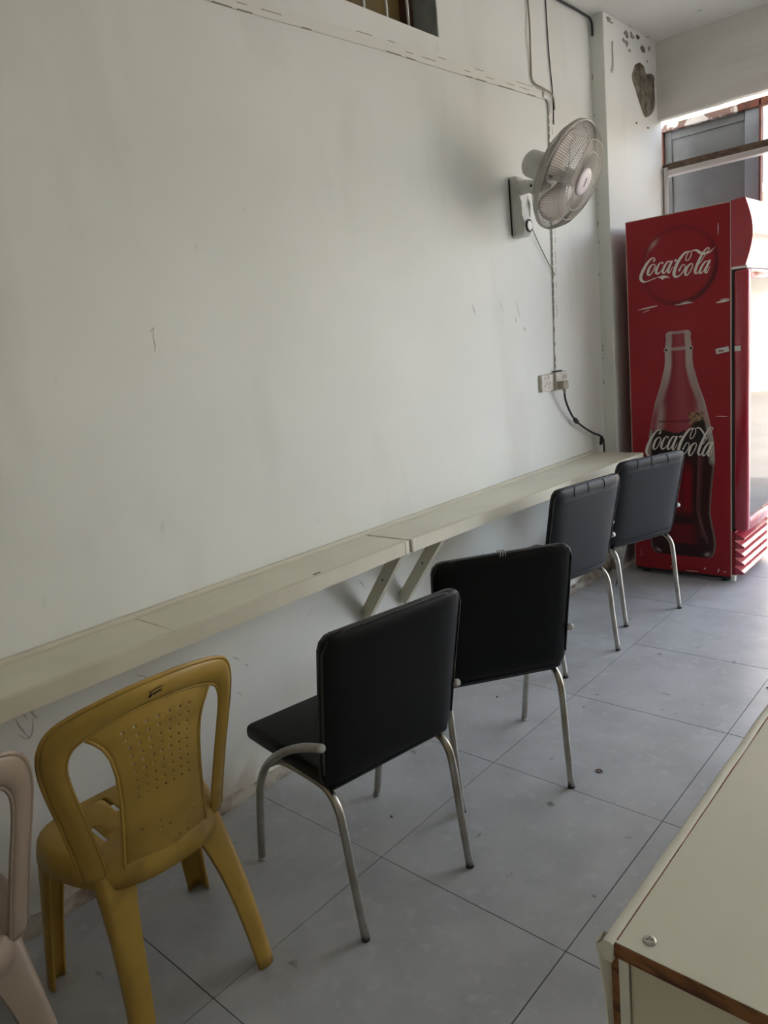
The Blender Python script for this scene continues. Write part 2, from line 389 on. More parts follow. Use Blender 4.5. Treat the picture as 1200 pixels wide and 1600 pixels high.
for k in range(17):
    y, z, s = crng.uniform(2.86, 3.50), 3.085 - abs(crng.gauss(0, .05)), crng.uniform(.006, .022)
    if k > 12: y, z, s = crng.uniform(3.2, 3.42), crng.choice((2.98, 2.62)) + crng.uniform(-.03, .03), crng.uniform(.004, .010)
    rough_patch('plaster_chip', [(y + 1.5 * s * math.cos(a) * crng.uniform(.5, 1.3), z + s * math.sin(a) * crng.uniform(.35, 1.1)) for a in [q * PI / 5 for q in range(10)]], PX, .003, crng.choice(('stain', 'stain', 'mortar')), pillar)
obj('painted_hook', tube(bmesh.new(), smooth_path([(PX + .004, 2.92, 2.975), (PX + .006, 2.918, 2.90), (PX + .006, 2.918, 2.85), (PX + .012, 2.89, 2.815)], 4), .005, 7), 'beam', pillar)
# dark chips along the pillar's inner corner
for k in range(13):
    z = random.uniform(.9, 2.95); h = random.uniform(.006, .030)
    x = WX + random.uniform(.004, .016); obj('corner_chip', prism(bmesh.new(), [(x, z), (x + .003, z - h * .2), (x + random.uniform(.004, .008), z + h * .4), (x + .004, z + h), (x + .001, z + h * .7)], 2.821, 'y', 2.8185), random.choice(('mortar', 'stain', 'stain')), pillar)
# beam over the shop front
bm = bmesh.new(); rows = []
for k in range(61):
    x = PX - .08 + (RX - PX + .1) * k / 60; w = .010 * noise.noise(Vector((x * 5, 0, 2)))
    rows.append([bm.verts.new(p) for p in ((x, 3.53, CZ + .02), (x, 3.53 + w * .4, 2.90), (x, 3.535, 2.685 + w), (x, 3.545, 2.672 + w), (x, 3.615, 2.676 + w), (x, 3.62, CZ + .02))])
for a, b in zip(rows, rows[1:]):
    for q in range(6): bm.faces.new([a[q], a[(q + 1) % 6], b[(q + 1) % 6], b[q]])
bm.faces.new(rows[0]); bm.faces.new(rows[-1][::-1])
struct(obj('ceiling_beam', bm, 'beam', smooth=40))
# window in the long wall: jambs, frame, bars, dusty panes
win = bpy.data.objects.new('window_1', None); COL.objects.link(win); win.location = (0, 0, 0); struct(win)
obj('jamb', B((WX - .195, WY1 - .004, WZ0), (WX + .001, WY1 + .004, WZ1)), 'jamb', win)
obj('jamb', B((WX - .195, WY0 - .004, WZ0), (WX + .001, WY0 + .004, WZ1)), 'jamb', win)
fx = WX - .13
fr = bmesh.new()
box(fr, (fx - .05, WY0, WZ0 - .0), (fx + .012, WY1, WZ0 + .065), .004); box(fr, (fx - .05, WY0, WZ1 - .05), (fx + .012, WY1, WZ1), .004)
for y in (WY0, .93, WY1 - .05): box(fr, (fx - .05, y, WZ0), (fx + .012, y + .05, WZ1), .004)
obj('window_frame', fr, 'brown_frame', win)
obj('pane', B((fx - .03, WY0 + .05, WZ0 + .06), (fx - .024, .93, WZ1 - .05)), 'ochre', win)
obj('pane', B((fx - .03, .98, WZ0 + .06), (fx - .024, WY1 - .05, WZ1 - .05)), 'ochre', win)
for k in range(7):
    y = .53 + k * .135; obj('bar', tube(bmesh.new(), [(fx + .055, y, WZ0 - .01), (fx + .055, y, WZ1 + .01)], .006, 8), 'alu', win)
struct(win)
# steel guide and head rail of the shop front
bm = bmesh.new()     # a real channel: web and two flanges with an open groove between
box(bm, (PX - .01, 3.592, -.05), (PX + .035, 3.60, 2.40)); box(bm, (PX - .01, 3.575, -.05), (PX + .008, 3.592, 2.40)); box(bm, (PX + .016, 3.575, -.05), (PX + .035, 3.592, 2.40))
t1 = struct(obj('trim_1', bm, 'alu'))
t2 = bpy.data.objects.new('trim_2', None); COL.objects.link(t2); struct(t2)
obj('wooden_batten', B((PX - .03, 3.60, 2.385), (RX, 3.66, 2.425), .003), 'oldwood', t2)
obj('white_rail', B((PX - .01, 3.585, 2.352), (RX, 3.655, 2.385), .006), 'alu', t2)
obj('bracket', B((PX - .035, 3.56, 2.35), (PX - .005, 3.605, 2.455), .002), 'oldwood', t2)

# ------------------------------------------------------------------ the street beyond the shop front
struct(tag(obj('street_ground', B((-40, FY + .05, -.35), (40, 60, -.12)), 'road'), 'dusty sunlit road in front of the shop', 'road'))
struct(tag(obj('pavement', B((-12, FY + .05, -.12), (14, 5.6, -.03), .01), 'plaza'), 'concrete apron along the shop front', 'pavement'))
def building(name, x0, x1, y0, z1, facade, label, nwin, shut):
    b = thing(name, label, 'building', ((x0 + x1) / 2, y0, -.12)); w = (x1 - x0) / 2
    obj('wall', B((-w, 0, 0), (w, 6, z1), .02), facade, b)
    obj('parapet', B((-w - .1, -.12, z1 - .05), (w + .1, 6.1, z1 + .5), .02), facade, b)
    obj('ledge', B((-w - .1, -.7, 3.0), (w + .1, .05, 3.18), .01), 'facade2', b)
    step = 2 * w / nwin
    for k in range(nwin):
        cx = -w + step * (k + .5)
        s = obj('roller_shutter' if (k + shut) % 3 else 'shop_door', B((cx - step * .36, -.03, .15), (cx + step * .36, .05, 2.6), .01), 'shutter' if (k + shut) % 3 else 'brown_frame', b)
        for q in range(9): obj('slat', B((cx - step * .35, -.045, .25 + q * .25), (cx + step * .35, -.028, .43 + q * .25), .006, 1), 'shutter' if (k + shut) % 3 else 'brown_frame', s)
        f = obj('window', B((cx - .55, -.05, 3.9), (cx + .55, .05, 5.2), .01), 'white_plastic', b)
        obj('pane', B((cx - .48, -.06, 3.97), (cx - .03, -.045, 5.13)), 'dark_glass', f); obj('pane', B((cx + .03, -.06, 3.97), (cx + .48, -.045, 5.13)), 'dark_glass', f)
        obj('sill', B((cx - .65, -.18, 3.8), (cx + .65, .02, 3.9), .01), 'facade2', b)
    return b
building('shop_building', -9.5, .5, 14.5, 6.2, 'facade', 'sand coloured two-storey shop building across the road', 4, 0)
building('shop_building', 1.2, 13.5, 15.5, 5.6, 'facade2', 'cream two-storey shop building with roller shutters across the road', 5, 1)
def street_tree(x, y, h, label):
    t = thing('street_tree', label, 'tree', (x, y, -.12)); rng = random.Random(int(x * 10))
    obj('trunk', tube(bmesh.new(), smooth_path([(0, 0, 0), (.05, .02, h * .3), (-.04, .05, h * .6)], 4), [.11 - .004 * k for k in range(9)], 8), 'bark', t)
    bm = bmesh.new()
    for k in range(700):
        v = Vector((rng.gauss(0, 1), rng.gauss(0, 1), rng.gauss(0, 1))).normalized() * rng.random() ** .4
        c = Vector((v.x * h * .3, v.y * h * .3, h * .72 + v.z * h * .27)); r = Matrix.Rotation(rng.uniform(0, 6.3), 3, Vector((rng.random(), rng.random(), rng.random() + .1)).normalized()); s = rng.uniform(.10, .2)
        bm.faces.new([bm.verts.new(c + r @ Vector(q) * s) for q in ((-1, 0, 0), (0, -.5, .1), (1, 0, 0), (0, .5, .1))])
    o = obj('foliage', bm, 'leaf', t); o['kind'] = 'stuff'
street_tree(-4.2, 11.5, 4.2, 'dusty green tree before the sand coloured building')
street_tree(5.6, 12.3, 3.6, 'dusty green tree before the cream building')
# grey metal leaf of the shop door, folded open outside
gd = thing('metal_door', 'grey sheet-metal door leaf with rusty flaking frame above the fridge', 'door', (-.285, 3.80, -.14))
ax, bx_ = -.325, .285
obj('sheet', B((ax + .03, .006, .04), (bx_ - .09, .012, 2.80)), 'grey_steel', gd)
obj('frame_side', B((ax, -.03, .0), (ax + .03, .02, 2.83), .003), 'rust', gd)
obj('frame_side', B((bx_ - .012, -.03, .0), (bx_, .02, 2.83), .002), 'rust', gd)
obj('stile', B((bx_ - .095, -.012, .02), (bx_ - .012, .012, 2.81), .004), 'bluegrey', gd)
obj('stile', B((ax + .03, -.004, .02), (ax + .075, .010, 2.81), .004), 'grey_steel', gd)
obj('frame_top', B((ax, -.035, 2.79), (bx_ - .13, .02, 2.832), .004), 'flaked', gd)
obj('frame_top', B((bx_ - .13, -.03, 2.79), (RX + .28, .02, 2.836), .004), 'rust', gd)
obj('top_rail', B((ax + .03, -.002, 2.74), (bx_ - .1, .010, 2.79), .002), 'grey_steel', gd)

# ------------------------------------------------------------------ counter along the wall
TZ = 0.764
wc = thing('wall_counter', 'long narrow cream laminate counter fixed along the white wall', 'counter', (WX, .6, 0))
def wpt(x, y, z): return (x - WX, y - .6, z)
front = lambda y: interp([(-1.9, -.335), (-.33, -.350), (.668, -.356)], y) if y < .669 else interp([(.67, -.353), (1.62, -.315), (2.66, -.300)], y)
joints = [(-1.75, -.3325), (-.3315, .666), (.678, 1.6335), (1.6345, 2.655)]
for (y0, y1) in joints:
    f0, f1 = front(y0 + .003), front(y1 - .003)
    bm = prism(bmesh.new(), [wpt(WX + .0235, y0 + .0022, 0)[:2], wpt(f0 - .021, y0 + .0006, 0)[:2], wpt(f1 - .021, y1 - .0006, 0)[:2], wpt(WX + .0235, y1 - .0022, 0)[:2]], TZ, 'z', TZ - .020)
    bd = obj('board', bm, 'laminate', wc)
    bm = prism(bmesh.new(), [wpt(f0 - .022, y0 - .0005, 0)[:2], wpt(f0, y0 - .0005, 0)[:2], wpt(f1, y1 + .0005, 0)[:2], wpt(f1 - .022, y1 + .0005, 0)[:2]], TZ + .0008, 'z', TZ - .048)
    obj('front_apron', bm, 'laminate_edge', bd)
    for yy, s in ((y0, 1), (y1, -1)):
        if abs(yy - .67) < .02:
            ff = front(yy); obj('edge_cap', B(wpt(ff - .022, min(yy + s * .004, yy + s * .022), TZ - .049), wpt(ff + .0018, max(yy + s * .004, yy + s * .022), TZ + .0012)), 'laminate', bd)
obj('wall_strip', B(wpt(WX - .002, -1.75, TZ - .02), wpt(WX + .020, 2.655, TZ + .012), .003), 'laminate_edge', wc)
for yj in (-.332, 1.634): obj('joint_batten', B(wpt(WX + .0236, yj - .02, TZ - .034), wpt(-.376, yj + .02, TZ - .0202)), 'laminate_edge', wc)
obj('orange_scuff', B(wpt(-.385, .205, TZ), wpt(-.378, .235, TZ + .0008)), 'ply', wc)
obj('end_strip', B(wpt(WX + .0, 2.655, TZ - .048), wpt(-.298, 2.662, TZ + .0008)), 'laminate_edge', wc)
for y in (-1.35, .632, .868, 2.3):
    fx_ = front(y); bm = bmesh.new()
    p0 = Vector(wpt(WX + .004, y, .43)); p1 = Vector(wpt(fx_ - .025, y, TZ - .035))
    d = (p1 - p0).normalized(); u = Vector((0, 1, 0)); w = d.cross(u)
    q = []
    for p in (p0, p1): q.append([bm.verts.new(p + u * a + w * b) for a, b in ((-.012, -.024), (.012, -.024), (.012, .024), (-.012, .024))])
    for k in range(4): bm.faces.new([q[0][k], q[0][(k + 1) % 4], q[1][(k + 1) % 4], q[1][k]])
    bm.faces.new(q[0][::-1]); bm.faces.new(q[1])
    s = obj('strut', bm, 'laminate_edge', wc)
    m = p0.lerp(p1, .6); obj('screw', tube(bmesh.new(), [m - u * .0118, m - u * .0135], .004, 8), 'rubber', s)

# ------------------------------------------------------------------ black visitor chairs
def make_black_chair(label, leather, seams):
    t = thing('visitor_chair', label, 'chair')
    # seat: rounded pad
    bm = bmesh.new(); nx, ny = 10, 10
    sb = B((-.185, -.205, .398), (.245, .205, .445), .018, 4)
    for v in sb.verts:
        fr_ = (v.co.x + .185) / .43
        v.co.y *= 1 + .035 * fr_
        if v.co.z > .42: v.co.z += .008 * (1 - (v.co.y / .21) ** 2) + .004 * math.sin(fr_ * PI)
        if fr_ > .9: v.co.z -= .006
    obj('seat', sb, leather, t, smooth=50)
    obj('seat_board', B((-.16, -.18, .386), (.215, .18, .402), .004), 'rubber', t)
    # back: padded slab leaning back
    bm = bmesh.new(); NX, NZ = 14, 16; W, T = .222, .052
    def shape(u, v, side):   # u -1..1 across, v 0..1 up, side +1 front
        z = .405 + .43 * v; lean = -.160 - .076 * v - .010 * v * v
        cr = .035; ex = W * (1 - .03 * (1 - v))
        # rounded corners
        dz = min(v * .43, (1 - v) * .43)
        if dz < cr: ex -= cr - math.sqrt(max(0, cr * cr - (cr - dz) ** 2))
        l = u * ex
        edge = max(abs(u) ** 6, abs(2 * v - 1) ** 10)
        th = T / 2 * (1 - .62 * edge ** 1.5) + (.010 * (1 - u * u) * math.sin(v * PI) if side > 0 else .002 * (1 - u * u))
        return Vector((lean + side * th - .002, l, z))
    G = {}
    for s in (1, -1):
        for i in range(NX + 1):
            for k in range(NZ + 1):
                uu = math.sin((2 * i / NX - 1) * PI / 2 * .999); vv = .5 - .5 * math.cos(PI * k / NZ)
                G[s, i, k] = bm.verts.new(shape(uu, vv, s))
        for i in range(NX):
            for k in range(NZ): bm.faces.new([G[s, i, k], G[s, i + 1, k], G[s, i + 1, k + 1], G[s, i, k + 1]])
    ring = [(i, 0) for i in range(NX)] + [(NX, k) for k in range(NZ)] + [(i, NZ) for i in range(NX, 0, -1)] + [(0, k) for k in range(NZ, 0, -1)]
    for a, b in zip(ring, ring[1:] + ring[:1]): bm.faces.new([G[1, *a], G[1, *b], G[-1, *b], G[-1, *a]])
    back = obj('backrest', bm, leather, t, smooth=60)
    pp = [shape(u_, v_, -1) * .5 + shape(u_, v_, 1) * .5 for u_, v_ in [(-1, .12), (-1, .3), (-1, .5), (-1, .7), (-1, .9), (-.97, .97), (-.8, 1), (0, 1), (.8, 1), (.97, .97), (1, .9), (1, .7), (1, .5), (1, .3), (1, .12)]]
    obj('piping', tube(bmesh.new(), [p + Vector((-.012, 0, 0)) for p in pp], .0028, 6), 'piping', back)
    if seams:
        for v_ in ((.875, .895),):
            for vv in v_: obj('seam', tube(bmesh.new(), [shape(-.93 + .0931 * k * 2, vv, -1) + Vector((-.0006, 0, 0)) for k in range(11)], .0016, 5), 'piping', back)
        for uu in (-.42, .08, .5): obj('seam', tube(bmesh.new(), [shape(uu, .885 + .011 * k, -1) + Vector((-.0006, 0, 0)) for k in range(11)], .002, 5), 'piping', back)
    for s in (1, -1):
        p = smooth_path([(.236, s * .222, .006), (.205, s * .224, .14), (.168, s * .226, .27), (.125, s * .227, .345), (.065, s * .227, .405), (-.02, s * .227, .462), (-.11, s * .227, .508), (-.205, s * .227, .543)], 5)
        lg = obj('front_leg', tube(bmesh.new(), p, .0115, 10), 'chrome', t)
        e = Vector(p[-1]); d = (e - Vector(p[-2])).normalized()
        obj('end_plug', tube(bmesh.new(), [e - d * .002, e + d * .003, e + d * .006], [.0112, .0112, .006], 10), 'plug', lg)
        obj('foot_cap', tube(bmesh.new(), [(.2375, s * .222, 0), (.235, s * .222, .014)], .0125, 10), 'plug', lg)
        p = smooth_path([(-.236, s * .188, .006), (-.216, s * .189, .16), (-.201, s * .190, .29), (-.186, s * .190, .352), (-.150, s * .188, .384), (-.09, s * .186, .390), (.06, s * .196, .388), (.105, s * .214, .372)], 5)
        lg = obj('rear_leg', tube(bmesh.new(), p, .0115, 10), 'chrome', t)
        obj('foot_cap', tube(bmesh.new(), [(-.2365, s * .188, 0), (-.2355, s * .188, .007)], .0119, 10), 'rubber', lg)
    obj('cross_bar', tube(bmesh.new(), [(.10, -.215, .376), (.10, .215, .376)], .009, 8), 'chrome', t)
    return t
cA = make_black_chair('black leatherette chair with tubular steel legs, next to the yellow plastic chair', 'leather', False)
cA.location = (-.025, -.033, 0); cA.rotation_euler.z = PI - .166
cB = copy_tree(cA); cB['label'] = 'black leatherette chair turned at an angle, with a small tear in its top edge'
cB.location = (-.006, .598, 0); cB.rotation_euler.z = PI - .63
cC = make_black_chair('glossy black chair with seamed backrest, between the torn chair and the chair by the fridge', 'leather_blue', True)
cC.location = (-.302, 1.555, 0); cC.rotation_euler.z = PI - .189
cD = copy_tree(cC); cD['label'] = 'glossy black chair with seamed backrest standing right beside the red fridge'
cD.location = (-.276, 2.243, 0); cD.rotation_euler.z = PI - .363
for c in (cA, cB, cC, cD): c['group'] = 'black chairs along the wall counter'
# the tear in the top edge of the turned chair
bkB = [o for o in cB.children if o.name.startswith('backrest')][0]
tb = bmesh.new()
for k in range(3): tube(tb, smooth_path([(-.266, .014 - .009 * k, .828), (-.263, .010 - .007 * k, .842), (-.250, .016 - .010 * k, .8435), (-.240, .012 - .008 * k, .838)], 3), .0015, 5)
obj('torn_flap', tb, 'plug', bkB)
for l in (.0, .006): obj('scratch', B((-.2325, l, .63), (-.2295, l + .0012, .645)), 'plug', bkB)

# ------------------------------------------------------------------ moulded plastic chairs
def shell_f(l, z):
    c = .078 - .10 * (z - .42)
    return -.138 - .14 * (z - .40) + c * (l / .2) ** 2
def make_plastic_chair(label, plastic):
    t = thing('plastic_chair', label, 'chair')
    OUT = [(.178, .395), (.190, .47), (.206, .56), (.222, .64), (.230, .70), (.226, .748), (.206, .786), (.165, .808), (.11, .822), (.055, .830), (0, .832)]
    INN = [(.134, .395), (.146, .47), (.163, .56), (.178, .635), (.184, .685), (.180, .715), (.166, .738), (.138, .755), (.10, .768), (.05, .777), (0, .780)]
    def curve(tab, n=5): return smooth_path([Vector((a, b, 0)) for a, b in tab], n)
    o_, i_ = curve(OUT), curve(INN)
    bm = bmesh.new()
    full_o = [(p.x, p.y) for p in o_] + [(-p.x, p.y) for p in o_[-2::-1]]
    full_i = [(p.x, p.y) for p in i_] + [(-p.x, p.y) for p in i_[-2::-1]]
    rows = []
    for (a, b) in zip(full_o, full_i):
        r = []
        for k in range(7):
            f = k / 6; l = a[0] + (b[0] - a[0]) * f; z = a[1] + (b[1] - a[1]) * f
            bow = .010 * (2 * f - 1) ** 2           # channel section: edges curl forward
            r.append(bm.verts.new((shell_f(l, z) + bow, l, z)))
        rows.append(r)
    for a, b in zip(rows, rows[1:]):
        for k in range(6): bm.faces.new([a[k], a[k + 1], b[k + 1], b[k]])
    # splat with rows of small round holes; its top runs into the inner edge of the arch
    itop = sorted([(p.x, p.y) for p in i_[28:]])
    ztop = lambda l: interp(itop, min(abs(l), itop[-1][0])) + .003
    HW = [(0, .070), (.02, .096), (.08, .104), (.28, .100), (.50, .097), (.68, .099), (.80, .107), (.88, .119), (.94, .134), (1, .152)]
    hw = lambda v: interp(HW, v)
    ZB = .372
    def sp(s, v):
        l = s * hw(v); z = ZB + (ztop(l) - ZB) * v
        return Vector((shell_f(l, z) + .002 + .008 * sstep(.90, 1, v), l, z))
    vs_ = [0, .02, .045] + [.07 + .0258 * k for k in range(35)] + [.975, 1.0]
    ncol = 19; V = []
    for v_ in vs_: V.append([bm.verts.new(sp(2 * k / ncol - 1, v_)) for k in range(ncol + 1)])
    rng = random.Random(3)
    for j in range(len(vs_) - 1):
        for k in range(ncol):
            q = [V[j][k], V[j][k + 1], V[j + 1][k + 1], V[j + 1][k]]
            vc = (vs_[j] + vs_[j + 1]) / 2
            hole = j % 2 == 1 and k % 2 == 1 and 2 < k < ncol - 2 and (.45 < vc < .92 or (.08 < vc < .3 and rng.random() < .45))
            if not hole:
                bm.faces.new(q); continue
            c = sum((v.co for v in q), Vector()) / 4
            ex = (q[1].co - q[0].co).normalized(); ez = (q[3].co - q[0].co).normalized()
            h = [bm.verts.new(c + (ex * math.cos(a) + ez * math.sin(a)) * .0028) for a in [math.radians(-112.5 + 45 * m) for m in range(8)]]
            for m in range(4):
                bm.faces.new([q[m], q[(m + 1) % 4], h[(2 * m + 1) % 8], h[(2 * m) % 8]])
                bm.faces.new([q[m], h[(2 * m) % 8], h[(2 * m - 1) % 8]])
    back = obj('backrest', bm, plastic, t, smooth=True)
    sm = back.modifiers.new('shell', 'SOLIDIFY'); sm.thickness = .0045; sm.offset = 0
    # beads round the rims
    bead = lambda tab, dx, r: tube(bmesh.new(), [(shell_f(l, z) + dx, l, z) for l, z in tab], r, 7)
    obj('rim', bead(full_o, .009, .0052), plastic, back); obj('rim', bead(full_i, .009, .0040), plastic, back)
    for s in (1, -1):
        obj('rim', tube(bmesh.new(), [sp(s, .05 + .93 * k / 30) + Vector((-.001, 0, 0)) for k in range(31)], .0042, 7), plastic, back)
    obj('rim', bead([(-.098 + .0098 * k, .376 - .004 * math.sin(PI * k / 20)) for k in range(21)], .002, .006), plastic, back)
    # small black maker's squiggle on the top band
    sq = bmesh.new()
    for st in ([(.018, .798), (.012, .806), (.016, .797), (.010, .803)], [(.016, .808), (.006, .811), (-.006, .8125), (-.016, .812)], [(.008, .800), (.006, .804), (.003, .800), (.001, .805), (-.002, .801), (-.005, .806), (-.008, .802), (-.012, .806)]):
        tube(sq, smooth_path([Vector((shell_f(l, z) - .0040, l, z)) for l, z in st], 3), .0011, 5)
    obj('maker_mark', sq, 'ink', back)
    # seat: dished, with rolled-down rim, slots cut through
    bm = bmesh.new(); NA = 56; R_ = []
    def outl(a):
        c_, s_ = math.cos(a), math.sin(a); e = 2 / 3.0
        x = math.copysign(abs(c_) ** e, c_); y = math.copysign(abs(s_) ** e, s_)
        f = .045 + x * (.178 if x > 0 else .185); w = .196 + .018 * x if x > 0 else .196 + .045 * x
        return f, y * w
    for r, dz in ((.05, -.012), (.25, -.012), (.45, -.010), (.65, -.007), (.82, -.002), (.92, 0), (.98, -.003), (1.0, -.010), (1.022, -.028), (1.04, -.056)):
        ring_ = []
        for k in range(NA):
            f, l = outl(2 * PI * k / NA); fade = 1.0 if r <= 1 else 1
            ring_.append(bm.verts.new((.045 + (f - .045) * r, l * r, .422 + dz - (.010 if f > .12 and r > .8 else 0) * (f - .12) / .1)))
        R_.append(ring_)
    bm.faces.new(R_[0])
    for a, b in zip(R_, R_[1:]):
        for k in range(NA): bm.faces.new([a[k], a[(k + 1) % NA], b[(k + 1) % NA], b[k]])
    seat = obj('seat', bm, plastic, t, smooth=True)
    sm = seat.modifiers.new('shell', 'SOLIDIFY'); sm.thickness = .0045; sm.offset = -1
    cut = bmesh.new()
    for f0, l in ((.045, -.087), (.14, -.060), (.14, .010), (.045, .087)):
        box(cut, (f0 - .042, l - .0055, .38), (f0 + .042, l + .0055, .45))
    co = obj('cutter', cut, plastic)
    bo = seat.modifiers.new('slots', 'BOOLEAN'); bo.operation = 'DIFFERENCE'; bo.object = co; bo.solver = 'EXACT'
    bpy.context.view_layer.update()
    dg = bpy.context.evaluated_depsgraph_get()
    me = bpy.data.meshes.new_from_object(seat.evaluated_get(dg))
    seat.modifiers.clear(); seat.data = me
    bpy.data.objects.remove(co, do_unlink=True)
    # legs: tapered angle-section channels
    def leg(top, foot, wr, ws, rear, s):
        bm = bmesh.new(); secs = []; N = 12
        for k in range(N + 1):
            v = k / N; p = Vector(top).lerp(Vector(foot), v)
            flare = .035 * (1 - v) ** 5
            if rear: p.x += .016 * math.sin(PI * v) * -1 + .02 * (1 - v) ** 3
            a = wr[0] + (wr[1] - wr[0]) * v + flare; b = ws[0] + (ws[1] - ws[0]) * v + flare * .6
            df = 1 if rear else -1
            sec = [(df * b, 0), (df * b * .5, s * .003), (df * .010, s * .002), (df * .003, -s * .003), (0, -s * .010), (-df * .002, -s * a * .5), (0, -s * a), (df * .008, -s * (a + .002))]
            secs.append([bm.verts.new((p.x + q[0], p.y + q[1], p.z)) for q in sec])
        for a, b in zip(secs, secs[1:]):
            for k in range(len(a) - 1): bm.faces.new([a[k], a[k + 1], b[k + 1], b[k]])
        o = obj('rear_leg' if rear else 'front_leg', bm, plastic, t, smooth=55)
        m_ = o.modifiers.new('shell', 'SOLIDIFY'); m_.thickness = .006; m_.offset = 0
        return o
    for s in (1, -1):
        leg((.166, s * .188, .392), (.205, s * .222, 0), (.050, .038), (.058, .042), False, s)
        leg((-.100, s * .150, .418), (-.198, s * .178, 0), (.056, .036), (.044, .036), True, s)
    return t
yc = make_plastic_chair('yellow moulded plastic chair with perforated backrest beside the black chairs', 'yellow')
yc.location = (-.172, -.612, 0); yc.rotation_euler.z = PI - .035
bc = copy_tree(yc); bc['label'] = 'beige moulded plastic chair only partly seen beside the yellow one'
bc.location = (-.160, -1.098, 0); bc.rotation_euler.z = PI - .02
for ch in bc.children_recursive:
    if ch.type == 'MESH' and not ch.name.startswith('maker'):
        ch.data = ch.data.copy(); ch.data.materials[0] = M['beige']
for c in (yc, bc): c['group'] = 'plastic chairs at the wall counter'

# ------------------------------------------------------------------ red glass-door drinks fridge
fg = thing('drinks_fridge', 'tall red glass-door drinks fridge with a white script logo and bottle picture', 'fridge', (-.16, 3.13, 0))
HX, HY, ZT = .275, .30, 2.022
side = obj('side_panel', B((-HX, -HY, .035), (HX, -HY + .022, ZT), .003), 'red', fg)
obj('side_panel', B((-HX, HY - .022, .035), (HX, HY, ZT), .003), 'red', fg)
obj('back_panel', B((-HX, -HY + .02, .035), (-HX + .025, HY - .02, ZT - .002)), 'red', fg)
obj('top_panel', B((-HX + .002, -HY + .02, 1.70), (HX, HY - .02, ZT - .004)), 'red', fg)
obj('base_box', B((-HX + .002, -HY + .02, .035), (HX - .01, HY - .02, .315)), 'red', fg)
obj('liner', B((-HX + .0252, -HY + .033, .316), (-HX + .030, HY - .033, 1.699)), 'fridge_in', fg)
obj('liner', B((-HX + .026, -HY + .0225, .316), (HX - .03, -HY + .032, 1.699)), 'fridge_in', fg)
obj('liner', B((-HX + .026, HY - .032, .316), (HX - .03, HY - .0225, 1.699)), 'fridge_in', fg)
for z in (.52, .78, 1.04, 1.30, 1.52):
    bm = bmesh.new()
    for k in range(19): tube(bm, [(-.23, -.255 + k * .0283, z), (.21, -.255 + k * .0283, z)], .002, 5)
    for x in (-.23, -.02, .21): tube(bm, [(x, -.265, z - .003), (x, .265, z - .003)], .003, 5)
    obj('wire_shelf', bm, 'shelf', fg)
# pale worn edge trim and the dark seam before the door
obj('edge_trim', B((HX - .001, -HY - .0015, .035), (HX + .0035, -HY + .010, 1.70), .001), 'worn_edge', fg)
obj('edge_trim', B((HX - .001, -HY - .0012, 1.70), (HX + .002, -HY + .010, ZT), .001), 'worn_edge', fg)
obj('edge_trim', B((-HX - .001, -HY - .0012, .035), (-HX + .002, -HY + .004, ZT)), 'worn_edge', fg)
obj('edge_trim', B((-HX, -HY - .0012, ZT - .003), (HX, -HY + .004, ZT + .0006)), 'worn_edge', fg)
obj('door_gasket', B((HX + .004, -HY + .008, .31), (HX + .016, HY - .008, 1.695)), 'rubber', fg)
# door: red frame, glass pane
door = obj('door_frame', bmesh.new(), 'red_gloss', fg)
bm = bmesh.new()
box(bm, (HX + .014, -HY, .305), (HX + .088, -HY + .05, 1.688), .016, 3); box(bm, (HX + .014, HY - .05, .305), (HX + .088, HY, 1.688), .016, 3)
box(bm, (HX + .014, -HY + .04, .305), (HX + .088, HY - .04, .37), .012, 2); box(bm, (HX + .014, -HY + .04, 1.64), (HX + .088, HY - .04, 1.688), .012, 2)
bm.to_mesh(door.data); bm.free()
for p in door.data.polygons: p.use_smooth = True
door.data.set_sharp_from_angle(angle=math.radians(50))
obj('glass_pane', B((HX + .066, -HY + .045, .365), (HX + .071, HY - .045, 1.645)), 'glass', door)
# header with bulging front
prof = [(HX + .003, 1.702), (HX + .070, 1.702)]
for k in range(0, 13):
    a = k / 12; prof.append((HX + .072 + .034 * math.sin(PI * a) + .000 * a, 1.704 + .322 * a))
prof += [(HX + .066, 2.03), (HX + .003, 2.026)]
hd = obj('header', prism(bmesh.new(), prof, HY, 'y', -HY), 'red_gloss', fg, smooth=25)
obj('header_lip', B((HX + .005, -HY - .001, 1.690), (HX + .080, HY, 1.703), .002), 'white_ink', fg)
# louvred kick grille
gr = obj('kick_panel', B((HX - .012, -HY + .004, .045), (HX + .022, HY - .004, .30)), 'red', fg)
for k in range(5):
    z = .052 + .0495 * k
    obj('louvre', prism(bmesh.new(), [(HX + .018, z), (HX + .066, z + .006), (HX + .070, z + .014), (HX + .018, z + .046)], HY - .004, 'y', -HY + .004), 'red_gloss', gr)
for (x, y) in ((HX - .04, -HY + .05), (HX - .04, HY - .05), (-HX + .05, -HY + .05), (-HX + .05, HY - .05)):
    obj('foot', tube(bmesh.new(), [(x, y, 0), (x, y, .008), (x, y, .038)], [.022, .022, .014], 12), 'rubber', fg)
obj('corner_bracket', B((HX - .002, -HY + .002, .012), (HX + .020, -HY + .03, .05), .002), 'white_plastic', fg)
obj('base_rail', B((-HX + .01, -HY + .004, .022), (HX - .005, -HY + .03, .037)), 'rubber', fg)
